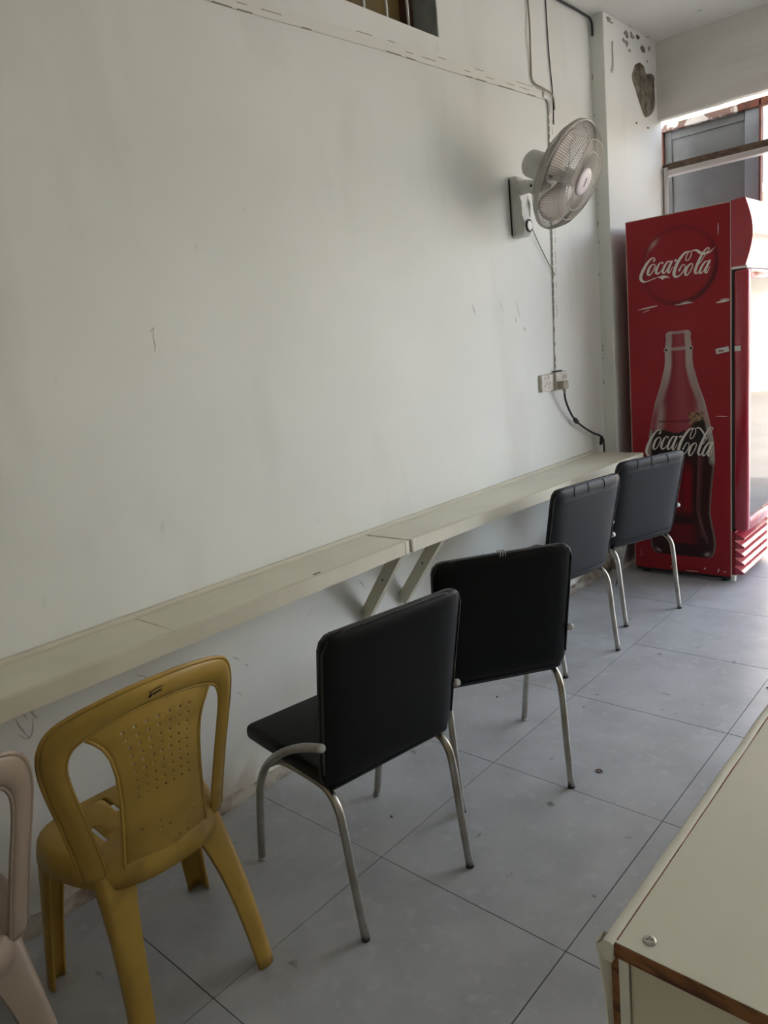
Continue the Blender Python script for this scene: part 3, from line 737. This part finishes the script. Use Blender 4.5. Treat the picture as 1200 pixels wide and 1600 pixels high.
# hasp bridging the side panel and the door
hp = obj('hasp', bmesh.new(), 'zinc', fg)
bm = B((-.036, -.003, -.014), (.030, .0, .014), .001, 1); xform(bm, Matrix.Translation((HX - .038, -HY - .0005, 1.289)) @ Matrix.Rotation(.16, 4, 'Y').inverted())
bm.to_mesh(hp.data); bm.free()
cut(hp, B((HX - .062, -HY - .010, 1.282), (HX - .034, -HY + .0002, 1.289)))
obj('staple', B((HX + .022, -HY - .010, 1.278), (HX + .050, -HY + .004, 1.306), .002), 'zinc', door)
# printed picture on the side panel: disc
YP = -HY - .0012
RED = (0.28, 0.0142, 0.0212)
def disc_col(p):
    du, dv = p[0] - .011, p[1] - 1.751; r = math.hypot(du, dv) / .212; a = math.atan2(dv, du)
    k = .35 + .65 * max(0, math.cos(a + PI / 4)); ringd = sstep(.80, .92, r) * (1 - sstep(.95, 1.0, r))
    c = mixc(RED, (.075, .010, .016), ringd * k * .9)
    hl = max(0, 1 - abs(a - 2.36) / .22) * sstep(.80, .86, r) * (1 - sstep(.90, .95, r)); c = mixc(c, (.42, .30, .27), hl * .9)
    hl2 = max(0, 1 - abs(a - 2.55) / .6) * sstep(.86, .875, r) * (1 - sstep(.885, .90, r)); c = mixc(c, (.40, .16, .16), hl2 * .5)
    return c
rows = [[(.011 + .212 * r * math.cos(2 * PI * k / 96), 1.751 + .212 * r * math.sin(2 * PI * k / 96)) for k in range(97)] for r in (.01, .3, .6, .75, .79, .82, .85, .87, .89, .91, .93, .95, .97, 1.0)]
print_mesh('printed_disc', rows, disc_col, side, YP)
# printed picture: contour bottle
BW = [(1411, 52), (1405, 62), (1392, 70), (1370, 66), (1326, 73), (1313, 81), (1298, 75), (1250, 75), (1218, 79), (1195, 85), (1120, 104), (1027, 136), (925, 160), (830, 178), (773, 185), (699, 187), (647, 182), (518, 168), (397, 161), (325, 171), (268, 184), (215, 189), (165, 181), (140, 165), (132, 140)]
WHT, DRK = (.42, .37, .33), (.020, .013, .012)
def bottle_col(p):
    z = p[1]; w = interp(BW, z * 1000) / 1000; ax_ = .004 + .004 * (1.3 - z); s = (p[0] - ax_) / w
    top = .875 - .02 * (1 - s * s) + .055 * sstep(.15, .6, s) * (1 - sstep(.75, .98, s)) + .006 * math.sin(9 * s)
    if z > top:
        e = abs(s); core = mixc((.23, .020, .029), (.30, .048, .064), .5 + .5 * math.sin(5 * s + 1))
        k = sstep(1.20, 1.02, z) if False else 1 - sstep(1.02, 1.22, z)
        band = sstep(.40 + .18 * k, .62 + .16 * k, e) * (.95 - .30 * k * (1 - sstep(.9, .97, e)))
        lowl = 1 - sstep(.93, 1.06, z)
        if s < 0: band = mixc((band,), (.85 * math.exp(-((e - .68) / .13) ** 2) + .35 * sstep(.93, .98, e),), lowl)[0]
        else: band = max(band, .75 * lowl * sstep(.45, .8, s))
        band *= .88 + .24 * noise.noise(Vector((p[0] * 18, z * 6, 1)))
        band = max(0, min(1, band))
        c = mixc(core, WHT, band)
        if abs(z - 1.313) < .006 or abs(z - 1.318) < .003: c = mixc(c, WHT, .6)
        if z > 1.395: c = mixc(c, WHT, .75 * (1 if abs(z - 1.402) < .006 or e > .6 else .2))
        if abs(z - 1.313) < .008 and .78 < e < .95: c = DRK
        if abs(z - .915) < .006 and -.75 < s < .3: c = mixc(c, (.10, .012, .016), .7)
        ice = sstep(.25, .4, s) * (1 - sstep(.8, .9, s)) * sstep(.885, .90, z) * (1 - sstep(.955, .975, z))
        if ice > 0: c = mixc(c, (.32, .20, .10) if noise.noise(Vector((p[0] * 60, z * 60, 0))) > -.05 else (.06, .04, .03), ice * .85)
        return c
    c = DRK
    if z < .72:
        k = 1 - sstep(.60, .72, z)
        glow = k * sstep(.36, .42, z) * (1 - sstep(.40, .55, abs(s + .12))); glow *= 1 - .6 * math.exp(-((s - .02) / .06) ** 2)
        low = (1 - sstep(.20, .26, abs(z - .265) * 4)) * (1 - sstep(.2, .6, abs(s)))
        c = mixc((.035, .010, .010), (.20, .008, .014), max(glow, low * .55))
        c = mixc(c, (.10, .035, .032), .8 * math.exp(-((s - .62) / .05) ** 2) * (z > .25)); c = mixc(c, (.20, .09, .085), .6 * math.exp(-((s - .55 - (.42 - z) * (z < .42)) / .03) ** 2) * (z > .22))
    rim = sstep(.93, .97, abs(s)); c = mixc(c, (.22, .15, .13), rim * .8)
    if z > .66 and s > .80: c = mixc(c, WHT, .85 * sstep(.80, .90, s) * sstep(.66, .70, z + .03 * (s - .9)))
    if z > .66 and s < -.9: c = mixc(c, WHT, .6 * sstep(-.9, -.95, s) if False else .5)
    c = mixc(c, WHT, .9 * math.exp(-((abs(s) - .80) / .07) ** 2 - ((z - .155) / .010) ** 2))
    return c
rows = []
zz = 1.411
while zz > .132:
    w = interp(BW, zz * 1000) / 1000; ax_ = .004 + .004 * (1.3 - zz)
    rows.append([(ax_ + w * (2 * k / 48 - 1), zz) for k in range(49)]); zz -= .006
print_mesh('printed_bottle', rows, bottle_col, side, YP)
LOGO_TOP = [[(-124.7, 1794.1, 10.5), (-115.1, 1798.8, 7.2), (-115.3, 1807.5, 4.8), (-124.3, 1811.2, 5.6), (-138.5, 1806.4, 8.9), (-159.0, 1786.8, 13.8), (-180.9, 1754.5, 17.2), (-194.4, 1724.6, 17.3), (-193.2, 1705.3, 15.7), (-180.4, 1693.9, 10.7), (-159.3, 1692.6, 5.7), (-136.2, 1698.5, 4.5), (-113.2, 1704.4, 4.9)], [(-125.1, 1778.5, 6.5), (-142.0, 1766.5, 11.4), (-152.5, 1746.4, 14.7), (-155.0, 1730.9, 12.2), (-146.0, 1723.7, 7.3), (-131.1, 1735.3, 5.7), (-118.2, 1755.1, 6.5), (-113.7, 1770.1, 5.6), (-119.7, 1778.4, 4.8), (-130.1, 1774.5, 4.9)], [(-74.7, 1773.1, 9.6), (-71.7, 1779.3, 5.6), (-81.5, 1780.8, 4.8), (-95.2, 1769.2, 10.4), (-106.8, 1747.5, 14.5), (-108.4, 1731.3, 12.9), (-99.1, 1725.2, 8.1), (-84.9, 1733.3, 4.8), (-69.1, 1749.7, 3.6)], [(-28.2, 1776.5, 5.5), (-43.4, 1780.0, 7.1), (-59.9, 1762.0, 11.9), (-70.9, 1740.3, 12.8), (-72.0, 1726.8, 10.4), (-63.9, 1724.0, 6.4), (-49.9, 1737.2, 4.8), (-32.3, 1767.5, 5.5)], [(-20.1, 1781.8, 10.2), (-33.3, 1757.9, 12.7), (-43.5, 1734.3, 12.7), (-43.7, 1723.4, 9.5), (-35.6, 1722.3, 5.6), (-18.2, 1749.9, 2.8)], [(-9.0, 1777.0, 10.2), (4.6, 1781.8, 9.4)], [(81.7, 1811.3, 4.6), (67.8, 1814.3, 5.4), (47.5, 1810.4, 10.0), (23.7, 1787.6, 14.0), (3.4, 1758.2, 16.5), (-9.9, 1725.5, 18.1), (-11.4, 1706.4, 16.6), (-0.8, 1694.8, 11.8), (17.5, 1699.1, 7.1), (37.6, 1718.5, 5.5), (47.3, 1738.1, 5.0), (43.5, 1750.2, 4.3), (32.9, 1750.6, 5.1), (20.9, 1734.4, 7.8), (13.1, 1721.4, 10.2)], [(67.8, 1814.3, 5.4), (57.5, 1797.4, 5.0), (51.0, 1777.6, 5.4), (57.1, 1769.0, 4.6), (69.6, 1776.6, 4.6), (80.7, 1797.5, 5.0), (79.3, 1810.9, 4.6)], [(78.6, 1813.3, 3.1), (94.8, 1815.9, 6.1), (109.3, 1812.8, 10.6), (122.5, 1800.9, 13.6), (137.6, 1792.1, 12.8), (153.8, 1790.6, 9.0), (171.5, 1794.1, 7.5), (187.6, 1803.7, 4.5), (201.7, 1817.5, 1.1)], [(77.8, 1751.4, 6.2), (60.2, 1738.1, 10.8), (50.1, 1718.6, 14.0), (47.5, 1702.5, 11.7), (55.3, 1695.3, 7.0), (69.5, 1707.0, 5.4), (82.2, 1727.2, 6.2), (87.0, 1741.7, 5.4), (83.2, 1750.6, 4.6), (73.9, 1748.2, 4.6)], [(150.8, 1787.4, 3.8), (165.9, 1802.4, 4.5), (172.7, 1811.3, 4.1), (166.0, 1816.8, 4.9), (152.8, 1810.1, 7.5), (133.7, 1785.2, 12.1), (116.3, 1754.2, 14.5), (102.5, 1722.3, 14.6), (98.9, 1704.3, 13.1), (107.3, 1697.0, 6.9), (122.0, 1710.0, 3.4)], [(152.6, 1785.9, 3.8), (137.3, 1764.1, 3.8), (121.9, 1743.9, 3.8)], [(168.5, 1748.8, 5.3), (152.7, 1750.5, 6.8), (135.9, 1732.4, 11.4), (124.2, 1709.6, 12.2), (122.6, 1697.8, 9.9), (130.2, 1694.4, 6.1), (144.8, 1708.5, 4.6), (163.2, 1739.5, 5.3)], [(176.0, 1755.1, 9.8), (163.1, 1730.2, 12.1), (152.3, 1706.3, 12.1), (151.5, 1695.9, 9.1), (159.8, 1694.6, 5.3), (175.1, 1722.7, 2.3)]]
LOGO_SWASH = [(-117.3, 1703.4), (-98.7, 1704.7), (-85.7, 1699.0), (-75.2, 1689.3), (-65.3, 1696.1), (-47.8, 1697.2), (-30.5, 1692.0), (-48.9, 1705.1), (-67.8, 1711.7), (-90.4, 1709.8), (-111.1, 1705.7)]
BA = ((0.99883, 0.05628, -89.735), (0.01759, 1.28293, -1453.16))
bm = bmesh.new()
for q, st in enumerate(LOGO_TOP): ribbon(bm, [(u / 1000, v / 1000, w / 1000) for u, v, w in st], YP - .0010 - .00004 * q)
vs = [bm.verts.new((u / 1000, YP - .0009, v / 1000)) for u, v in LOGO_SWASH]; bm.faces.new(vs)
obj('script_logo', bm, 'white_ink', side)
bm = bmesh.new()
for q, st in enumerate(LOGO_TOP):
    if q == 8: st = [(78.6, 1813.3, 3.6), (96, 1816, 8), (112, 1806, 9.5), (128, 1786, 8), (140, 1765, 4)]
    ribbon(bm, [((BA[0][0] * u + BA[0][1] * v + BA[0][2]) / 1000, (BA[1][0] * u + BA[1][1] * v + BA[1][2]) / 1000, w * .92 / 1000) for u, v, w in st], YP - .0010 - .00004 * q)
obj('script_logo', bm, 'white_ink', side)
# scuffs, scratches and the tiny print block
for (u0, v0, u1, v1, w) in ((-.215, 1.545, -.105, 1.556, .007), (-.19, 1.528, -.15, 1.539, .003), (-.01, 1.548, .085, 1.552, .006), (.02, 1.556, .07, 1.56, .003), (.205, 1.535, .27, 1.542, .012), (.225, 1.548, .265, 1.55, .004),
        (.20, .94, .26, .938, .003), (.215, 1.87, .217, 1.93, .004), (.13, .062, .138, .075, .006), (.205, .055, .212, .078, .006), (.235, .065, .25, .062, .005), (.03, .045, .10, .047, .004), (-.06, .05, -.055, .066, .004), (-.20, .50, -.198, .53, .003)):
    obj('scuff', ribbon(bmesh.new(), [(u0, v0, w * .3), ((u0 + u1) / 2, (v0 + v1) / 2, w), (u1, v1, w * .5)], YP - .0008, 3), 'white_ink', side)
bm = bmesh.new()
for k in range(5): ribbon(bm, [(-.245, .15 - .010 * k, .003), (-.225, .15 - .010 * k, .003)], YP - .0008, 1)
ribbon(bm, [(-.255, .105, .0015), (-.225, .105, .0015)], YP - .0008, 1)
obj('small_print', bm, 'red_pink', side)

# ------------------------------------------------------------------ wall fan
fan = thing('wall_fan', 'white wall-mounted fan with round wire guard above the counter', 'fan', (WX, 1.95, 1.93))
FO = Vector((WX, 1.95, 1.93))
def fp(x, y, z): return Vector((x, y, z)) - FO
# bracket housing
prof = [(.0, 2.205), (.028, 2.205), (.045, 2.19), (.052, 2.15), (.050, 2.08), (.062, 2.02), (.075, 1.98), (.070, 1.945), (.05, 1.93), (.0, 1.93)]
bm = bmesh.new()
prism(bm, [(p[0], p[1] - 1.93) for p in prof], .040, 'y', -.040)
bmesh.ops.bevel(bm, geom=[e for e in bm.edges if abs(e.verts[0].co.y - e.verts[1].co.y) < .001], offset=.014, segments=4, profile=.5, affect='EDGES')
obj('bracket', bm, 'fan_white', fan, smooth=40)
obj('bracket_seam', B((.0, -.0415, .012), (.004, .0415, .262)), 'black', fan)
dl = obj('speed_dial', lathe(bmesh.new(), [(.066, .022), (.080, .022), (.082, .020)], 24, Matrix.Translation(fp(WX, 1.948, 1.975))), 'white_plastic', fan)
obj('dial_ring', tube(bmesh.new(), [fp(WX + .077, 1.948 + .024 * math.cos(2 * PI * k / 24), 1.975 + .027 * math.sin(2 * PI * k / 24)) for k in range(24)], .0038, 6, closed=True), 'black', dl)
# arm
P1 = fp(-.425, 1.855, 2.120)
arm = bmesh.new(); tube(arm, [fp(-.56, 1.945, 2.150), fp(-.52, 1.925, 2.146), fp(-.47, 1.885, 2.133), P1], [.034, .031, .028, .027], 14)
obj('arm', arm, 'fan_white', fan, smooth=50)
N_ = Vector((.875, .055, -.47)).normalized()
Uv = Vector((0, 0, 1)).cross(N_).normalized(); Wv = N_.cross(Uv)
CTR = fp(-.262, 1.842, 2.128)
HM = Matrix(((N_.x, Uv.x, Wv.x, CTR.x), (N_.y, Uv.y, Wv.y, CTR.y), (N_.z, Uv.z, Wv.z, CTR.z), (0, 0, 0, 1)))
yk = bmesh.new(); tube(yk, [P1 - Vector((.02, 0, .0)), P1 + Vector((.012, -.004, .0)), HM @ Vector((-.115, 0, -.03))], [.030, .032, .026], 12)
obj('tilt_joint', yk, 'fan_white', fan, smooth=50)
obj('joint_screw', tube(bmesh.new(), [P1 + Vector((-.004, -.036, .002)), P1 + Vector((-.004, -.028, .002))], .006, 8), 'black', fan)
obj('motor_housing', lathe(bmesh.new(), [(-.215, .018), (-.212, .042), (-.200, .054), (-.19, .058), (-.10, .060), (-.088, .052), (-.078, .040)], 28, HM), 'fan_white', fan, smooth=50)
GR = .226
FPF = [(.080, .052), (.084, .085), (.083, .125), (.072, .165), (.050, .198), (.022, .218), (.004, GR)]
FPB = [(-.074, .045), (-.078, .08), (-.072, .13), (-.055, .175), (-.030, .208), (-.008, GR)]
def guard(prof, nw):
    bm = bmesh.new()
    for k in range(nw):
        a = 2 * PI * k / nw; tube(bm, [HM @ Vector((h, r * math.cos(a), r * math.sin(a))) for h, r in prof], .00115, 4, caps=False)
    return bm
def hoop(h, r, rad, n=56): return tube(bmesh.new(), [HM @ Vector((h, r * math.cos(2 * PI * k / n), r * math.sin(2 * PI * k / n))) for k in range(n)], rad, 6, closed=True)
rg = obj('rear_guard', guard(FPB, 96), 'wire', fan); fgd = obj('front_guard', guard(FPF, 124), 'wire', fan)
obj('guard_rim', lathe(bmesh.new(), [(-.010, GR - .002), (-.010, GR + .003), (.008, GR + .003), (.008, GR - .002)], 64, HM, cap=False), 'wire', fgd)
for h, r in ((-.072, .13), (-.030, .208)): obj('guard_hoop', hoop(h, r, .0015), 'wire', rg)
for h, r in ((.083, .120), (.072, .166)): obj('guard_hoop', hoop(h, r, .0015), 'wire', fgd)
cap = obj('hub_cap', lathe(bmesh.new(), [(.074, .056), (.084, .058), (.090, .054), (.093, .04), (.094, .005)], 32, HM), 'lav', fgd)
obj('cap_mark', xform(B((.0935, -.003, -.017), (.0950, .003, .017)), HM), 'black', cap)
obj('rear_plate', lathe(bmesh.new(), [(-.080, .05), (-.072, .055), (-.066, .05)], 28, HM), 'fan_white', rg)
obj('blade_hub', lathe(bmesh.new(), [(-.05, .035), (.03, .035), (.04, .028)], 20, HM), 'fan_white', fan)
for q in range(3):
    bm = bmesh.new(); rows = []
    for i in range(9):
        r = .03 + .165 * i / 8; half = .18 + .55 * math.sin(PI * (i / 8) ** .8 * .62)
        rows.append([bm.verts.new(HM @ Vector((.018 * (2 * k / 6 - 1) * (1.1 - .5 * i / 8) - .005, r * math.cos(a), r * math.sin(a)))) for k in range(7) for a in [2 * PI * q / 3 + .4 + half * (2 * k / 6 - 1)]])
    for a, b in zip(rows, rows[1:]):
        for k in range(6): bm.faces.new([a[k], a[k + 1], b[k + 1], b[k]])
    o = obj('blade', bm, 'fan_blade', fan, smooth=True); o.modifiers.new('t', 'SOLIDIFY').thickness = .002
# lead from the fan to the trunking
tag(obj('fan_lead', tube(bmesh.new(), smooth_path([(-.575, 2.00, 2.10), (-.585, 2.08, 1.98), (-.589, 2.20, 1.85), (-.586, 2.288, 1.76)], 5), .0028, 6), 'cable_grey'), 'thin grey lead running from the fan to the wall trunking', 'cable')

# ------------------------------------------------------------------ trunking, cables and sockets
tr = thing('cable_trunking', 'white painted cable trunking running along and down the wall', 'trunking', (WX, 2.0, 0))
def wl(y, z, x=0): return (x, y - 2.0, z)
def strip(y0, z0, y1, z1, w, d, m, name, parent, x0=0.0006):
    dy, dz = y1 - y0, z1 - z0; L = math.hypot(dy, dz); ny, nz = -dz / L * w / 2, dy / L * w / 2
    return obj(name, prism(bmesh.new(), [(y0 + ny - 2.0, z0 + nz), (y1 + ny - 2.0, z1 + nz), (y1 - ny - 2.0, z1 - nz), (y0 - ny - 2.0, z0 - nz)], d, 'x', x0), m, parent)
path = [(-1.2, 2.535), (.35, 2.563), (1.08, 2.592), (1.487, 2.600), (2.285, 2.624)]
for (a, b) in zip(path, path[1:]):
    s = strip(*a, *b, .040, .009, 'trunk', 'trunk_strip', tr)
    n = int((b[0] - a[0]) / .085)
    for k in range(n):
        for e in (-.0195, .0, .0195):  # dark strips painted as the shade in gaps between casing and wall
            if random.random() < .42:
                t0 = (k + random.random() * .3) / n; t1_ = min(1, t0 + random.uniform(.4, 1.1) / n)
                strip(a[0] + (b[0] - a[0]) * t0, a[1] + (b[1] - a[1]) * t0 + e, a[0] + (b[0] - a[0]) * t1_, a[1] + (b[1] - a[1]) * t1_ + e, .0022, .0096, 'joint', 'gap_shade_line', s, .006)
obj('trunk_elbow', xform(tube(bmesh.new(), smooth_path([(.018, .26, 2.622), (.018, .305, 2.618), (.018, .33, 2.595), (.018, .334, 2.55)], 4), .017, 8), Matrix.Diagonal((.5, 1, 1, 1))), 'trunk', tr)
v = strip(2.334, 2.57, 2.268, 1.275, .030, .009, 'trunk', 'trunk_strip', tr)
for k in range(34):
    for e in (-.0145, .0145):  # gap shade painted down both edges of the vertical run
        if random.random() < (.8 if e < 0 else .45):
            z0 = 2.56 - k * .038; y0 = 2.334 - (2.57 - z0) * .051 + e; strip(y0, z0, y0 - .0017, z0 - random.uniform(.02, .038), .0026, .0096, 'joint', 'gap_shade_line', v, .006)
tag(obj('riser_cable', tube(bmesh.new(), smooth_path([(WX + .006, 2.165, CZ), (WX + .010, 2.168, 2.95), (WX + .016, 2.158, 2.88), (WX + .008, 2.165, 2.75), (WX + .009, 2.172, 2.665), (WX + .025, 2.25, 2.640), (WX + .027, 2.33, 2.622), (WX + .025, 2.348, 2.56)], 6), .0045, 6), 'cable_grey'), 'grey cable dropping from the ceiling into the trunking elbow', 'cable')
tag(obj('riser_cable', tube(bmesh.new(), smooth_path([(WX + .005, 2.345, CZ), (WX + .005, 2.352, 2.85), (WX + .006, 2.370, 2.64), (WX + .006, 2.366, 2.50)], 6), .0030, 6), 'cable'), 'dark straight cable dropping from the ceiling beside the trunking elbow', 'cable')
tag(obj('ceiling_crack_line', tube(bmesh.new(), smooth_path([(WX + .012, 1.9, CZ - .008), (WX + .012, 2.45, CZ - .010), (WX + .018, 2.72, CZ - .014), (WX + .022, 2.80, CZ - .03), (WX + .02, 2.812, CZ - .10)], 6), .0055, 6), 'cable'), 'dark line drawn for the crack between wall and ceiling', 'cable')  # dark tube added in place of the crack under the ceiling
sk = thing('socket_board', 'old white double socket board on the wall above the counter', 'socket', (WX, 2.0, 1.17))
def sb_(lo, hi, bev, m, name, parent=sk): return obj(name, B((lo[0], lo[1] - 2.0, lo[2] - 1.17), (hi[0], hi[1] - 2.0, hi[2] - 1.17), bev), m, parent)
pl = sb_((0, 2.085, 1.172), (.020, 2.205, 1.258), .003, 'socket', 'socket_plate')
cb = bmesh.new()
for (y, z, w, h) in ((2.115, 1.235, .006, .012), (2.115, 1.195, .006, .012), (2.15, 1.238, .010, .008), (2.135, 1.205, .005, .016), (2.165, 1.205, .005, .016), (2.15, 1.187, .007, .007)):
    box(cb, (.004, y - 2.0, z - 1.17), (.03, y + w - 2.0, z + h - 1.17))
cut(pl, cb)
pr_ = sb_((0, 2.215, 1.168), (.032, 2.335, 1.262), .003, 'socket', 'switch_box')
cb = bmesh.new()
for y in (2.285, 2.300, 2.315): box(cb, (.016, y - 2.0, .055), (.04, y + .006 - 2.0, .075))
cut(pr_, cb)
for y in (2.228, 2.256, 2.276): sb_((.004, y, 1.2615), (.024, y + .018, 1.270), 0, 'black', 'cable_entry', pr_)
pg = thing('plug', 'grey three-pin plug pushed into the socket board', 'plug', (WX + .032, 2.245, 1.19))
obj('plug_body', B((0, -.028, -.018), (.040, .028, .024), .005, 2), 'cable_grey', pg)
obj('plug_neck', tube(bmesh.new(), [(.022, .008, -.016), (.022, .012, -.04)], .009, 8), 'cable_grey', pg)
bk = [(-.547, 2.255, 1.150), (-.552, 2.275, 1.105), (-.562, 2.335, 1.040), (-.566, 2.400, .985), (-.566, 2.50, .930), (-.564, 2.60, .885), (-.560, 2.672, .860), (-.552, 2.700, .835), (-.548, 2.700, .775), (-.545, 2.695, .70)]
fl = thing('fridge_cable', 'black taped power cable hanging from the plug behind the counter', 'cable', (-.56, 2.4, 1.0))
fo = Vector((-.56, 2.4, 1.0)); pth = smooth_path([Vector(p) - fo for p in bk], 6)
obj('lead', tube(bmesh.new(), pth, .0058, 7), 'cable', fl)
obj('tape_joint', tube(bmesh.new(), smooth_path([Vector((-.566, 2.385, .998)) - fo, Vector((-.566, 2.405, .981)) - fo, Vector((-.566, 2.43, .966)) - fo], 3), [.007, .011, .013, .013, .013, .010, .007], 8), 'cable', fl)
obj('tape_joint', tube(bmesh.new(), smooth_path([Vector((-.556, 2.69, .852)) - fo, Vector((-.55, 2.672, .832)) - fo, Vector((-.55, 2.66, .808)) - fo], 3), [.008, .010, .011, .011, .010, .010, .007], 8), 'cable', fl)

# ------------------------------------------------------------------ serving counter beside the camera
KX, KY, KZ, KE, KR = 1.112, -.790, .900, 1.35, 2.05
kc = thing('serving_counter', 'pale laminate serving counter with bare plywood edge and a screw in its top', 'counter', (KX, KY, 0))
obj('top_board', B((.006, .0012, KZ - .0155), (KR - KX, KE - KY, KZ)), 'laminate_grey', kc)
obj('plywood_edge', B((.006, -.0005, KZ - .0150), (KR - KX, .0012, KZ - .0006)), 'ply', kc)
bm = bmesh.new(); rows = []
for k in range(61):
    y = -.004 + (KE - KY) * k / 60; w = .0012 * noise.noise(Vector((0, y * 14, 5)))
    rows.append([bm.verts.new((p[0] + w, y, p[1])) for p in ((.0065, KZ + .0004), (.004, KZ + .0022), (-.001, KZ + .0020), (-.0045, KZ - .001), (-.0050, KZ - .019), (.005, KZ - .020))])
for a, b in zip(rows, rows[1:]):
    for q in range(6): bm.faces.new([a[q], a[(q + 1) % 6], b[(q + 1) % 6], b[q]])
bm.faces.new(rows[0]); bm.faces.new(rows[-1][::-1])
obj('edge_beading', bm, 'laminate_grey', kc, smooth=50)
obj('beading_gap', B((.0062, .004, KZ - .001), (.0076, KE - KY, KZ + .0004)), 'ply', kc)
sp_ = obj('side_panel', B((.000, .004, 0), (.018, KE - KY, KZ - .0155)), 'laminate_grey', kc)
obj('plywood_edge', B((.0012, .0025, .0), (.0085, .004, KZ - .018)), 'ply', sp_)
bm = bmesh.new(); rows = []
for k in range(31):
    z = .0 + (KZ + .001) * k / 30; w = .0025 * math.sin(z * 37) * (z > .75) + .004 * sstep(.86, .90, z)
    rows.append([bm.verts.new(p) for p in ((-.0050 - w * .4, .0065, z), (-.0050 - w * .4, -.0035 - w, z), (-.0030 - w * .3, -.0040 - w, z), (-.0005, .0065, z))])
for a, b in zip(rows, rows[1:]):
    for q in range(4): bm.faces.new([a[q], a[(q + 1) % 4], b[(q + 1) % 4], b[q]])
obj('edge_band', bm, 'laminate_grey', sp_)
obj('front_panel', B((.0180, .006, .04), (KR - KX - .018, .022, KZ - .0155)), 'laminate_edge', kc)
obj('front_stile', B((.0090, .0015, .0), (.0180, .0220, KZ - .0158)), 'laminate_grey', kc)
obj('side_panel', B((KR - KX - .018, .004, 0), (KR - KX, KE - KY, KZ - .0155)), 'laminate_grey', kc)
sc = lathe(bmesh.new(), [(0, .0062), (.0010, .0060), (.0016, .0045)], 16, Matrix.Translation((.031, .020, KZ)) @ Matrix.Rotation(-PI / 2, 4, 'Y'))
so = obj('screw', sc, 'chrome', kc)
for a in (0, PI / 2): cut(so, xform(B((-.0032, -.0007, .0004), (.0032, .0007, .0030)), Matrix.Translation((.031, .020, KZ)) @ Matrix.Rotation(a + .4, 4, 'Z')))

# ------------------------------------------------------------------ small things on the floor
tag(obj('can_ring', tube(bmesh.new(), [(.329 + .011 * math.cos(2 * PI * k / 20), .7425 + .008 * math.sin(2 * PI * k / 20), .0016) for k in range(20)], .0018, 6, closed=True), 'rust'), 'small rusty ring lying on the floor tile behind the torn chair', 'ring')
for (x, y, lb) in ((-.26, 1.02, 'dark crumb of grit on the floor behind the torn chair'), (-.1, .16, 'dark crumb of grit under the chair next to the yellow one'), (.62, 1.62, 'dark crumb of grit on the open floor facing the seamed chairs')):
    tag(obj('grit_crumb', lathe(bmesh.new(), [(0, .001), (.002, .0045), (.005, .004), (.006, .001)], 7, Matrix.Translation((x, y, 0)) @ Matrix.Rotation(-PI / 2, 4, 'Y')), 'grit'), lb, 'crumb', 'crumbs on the floor')
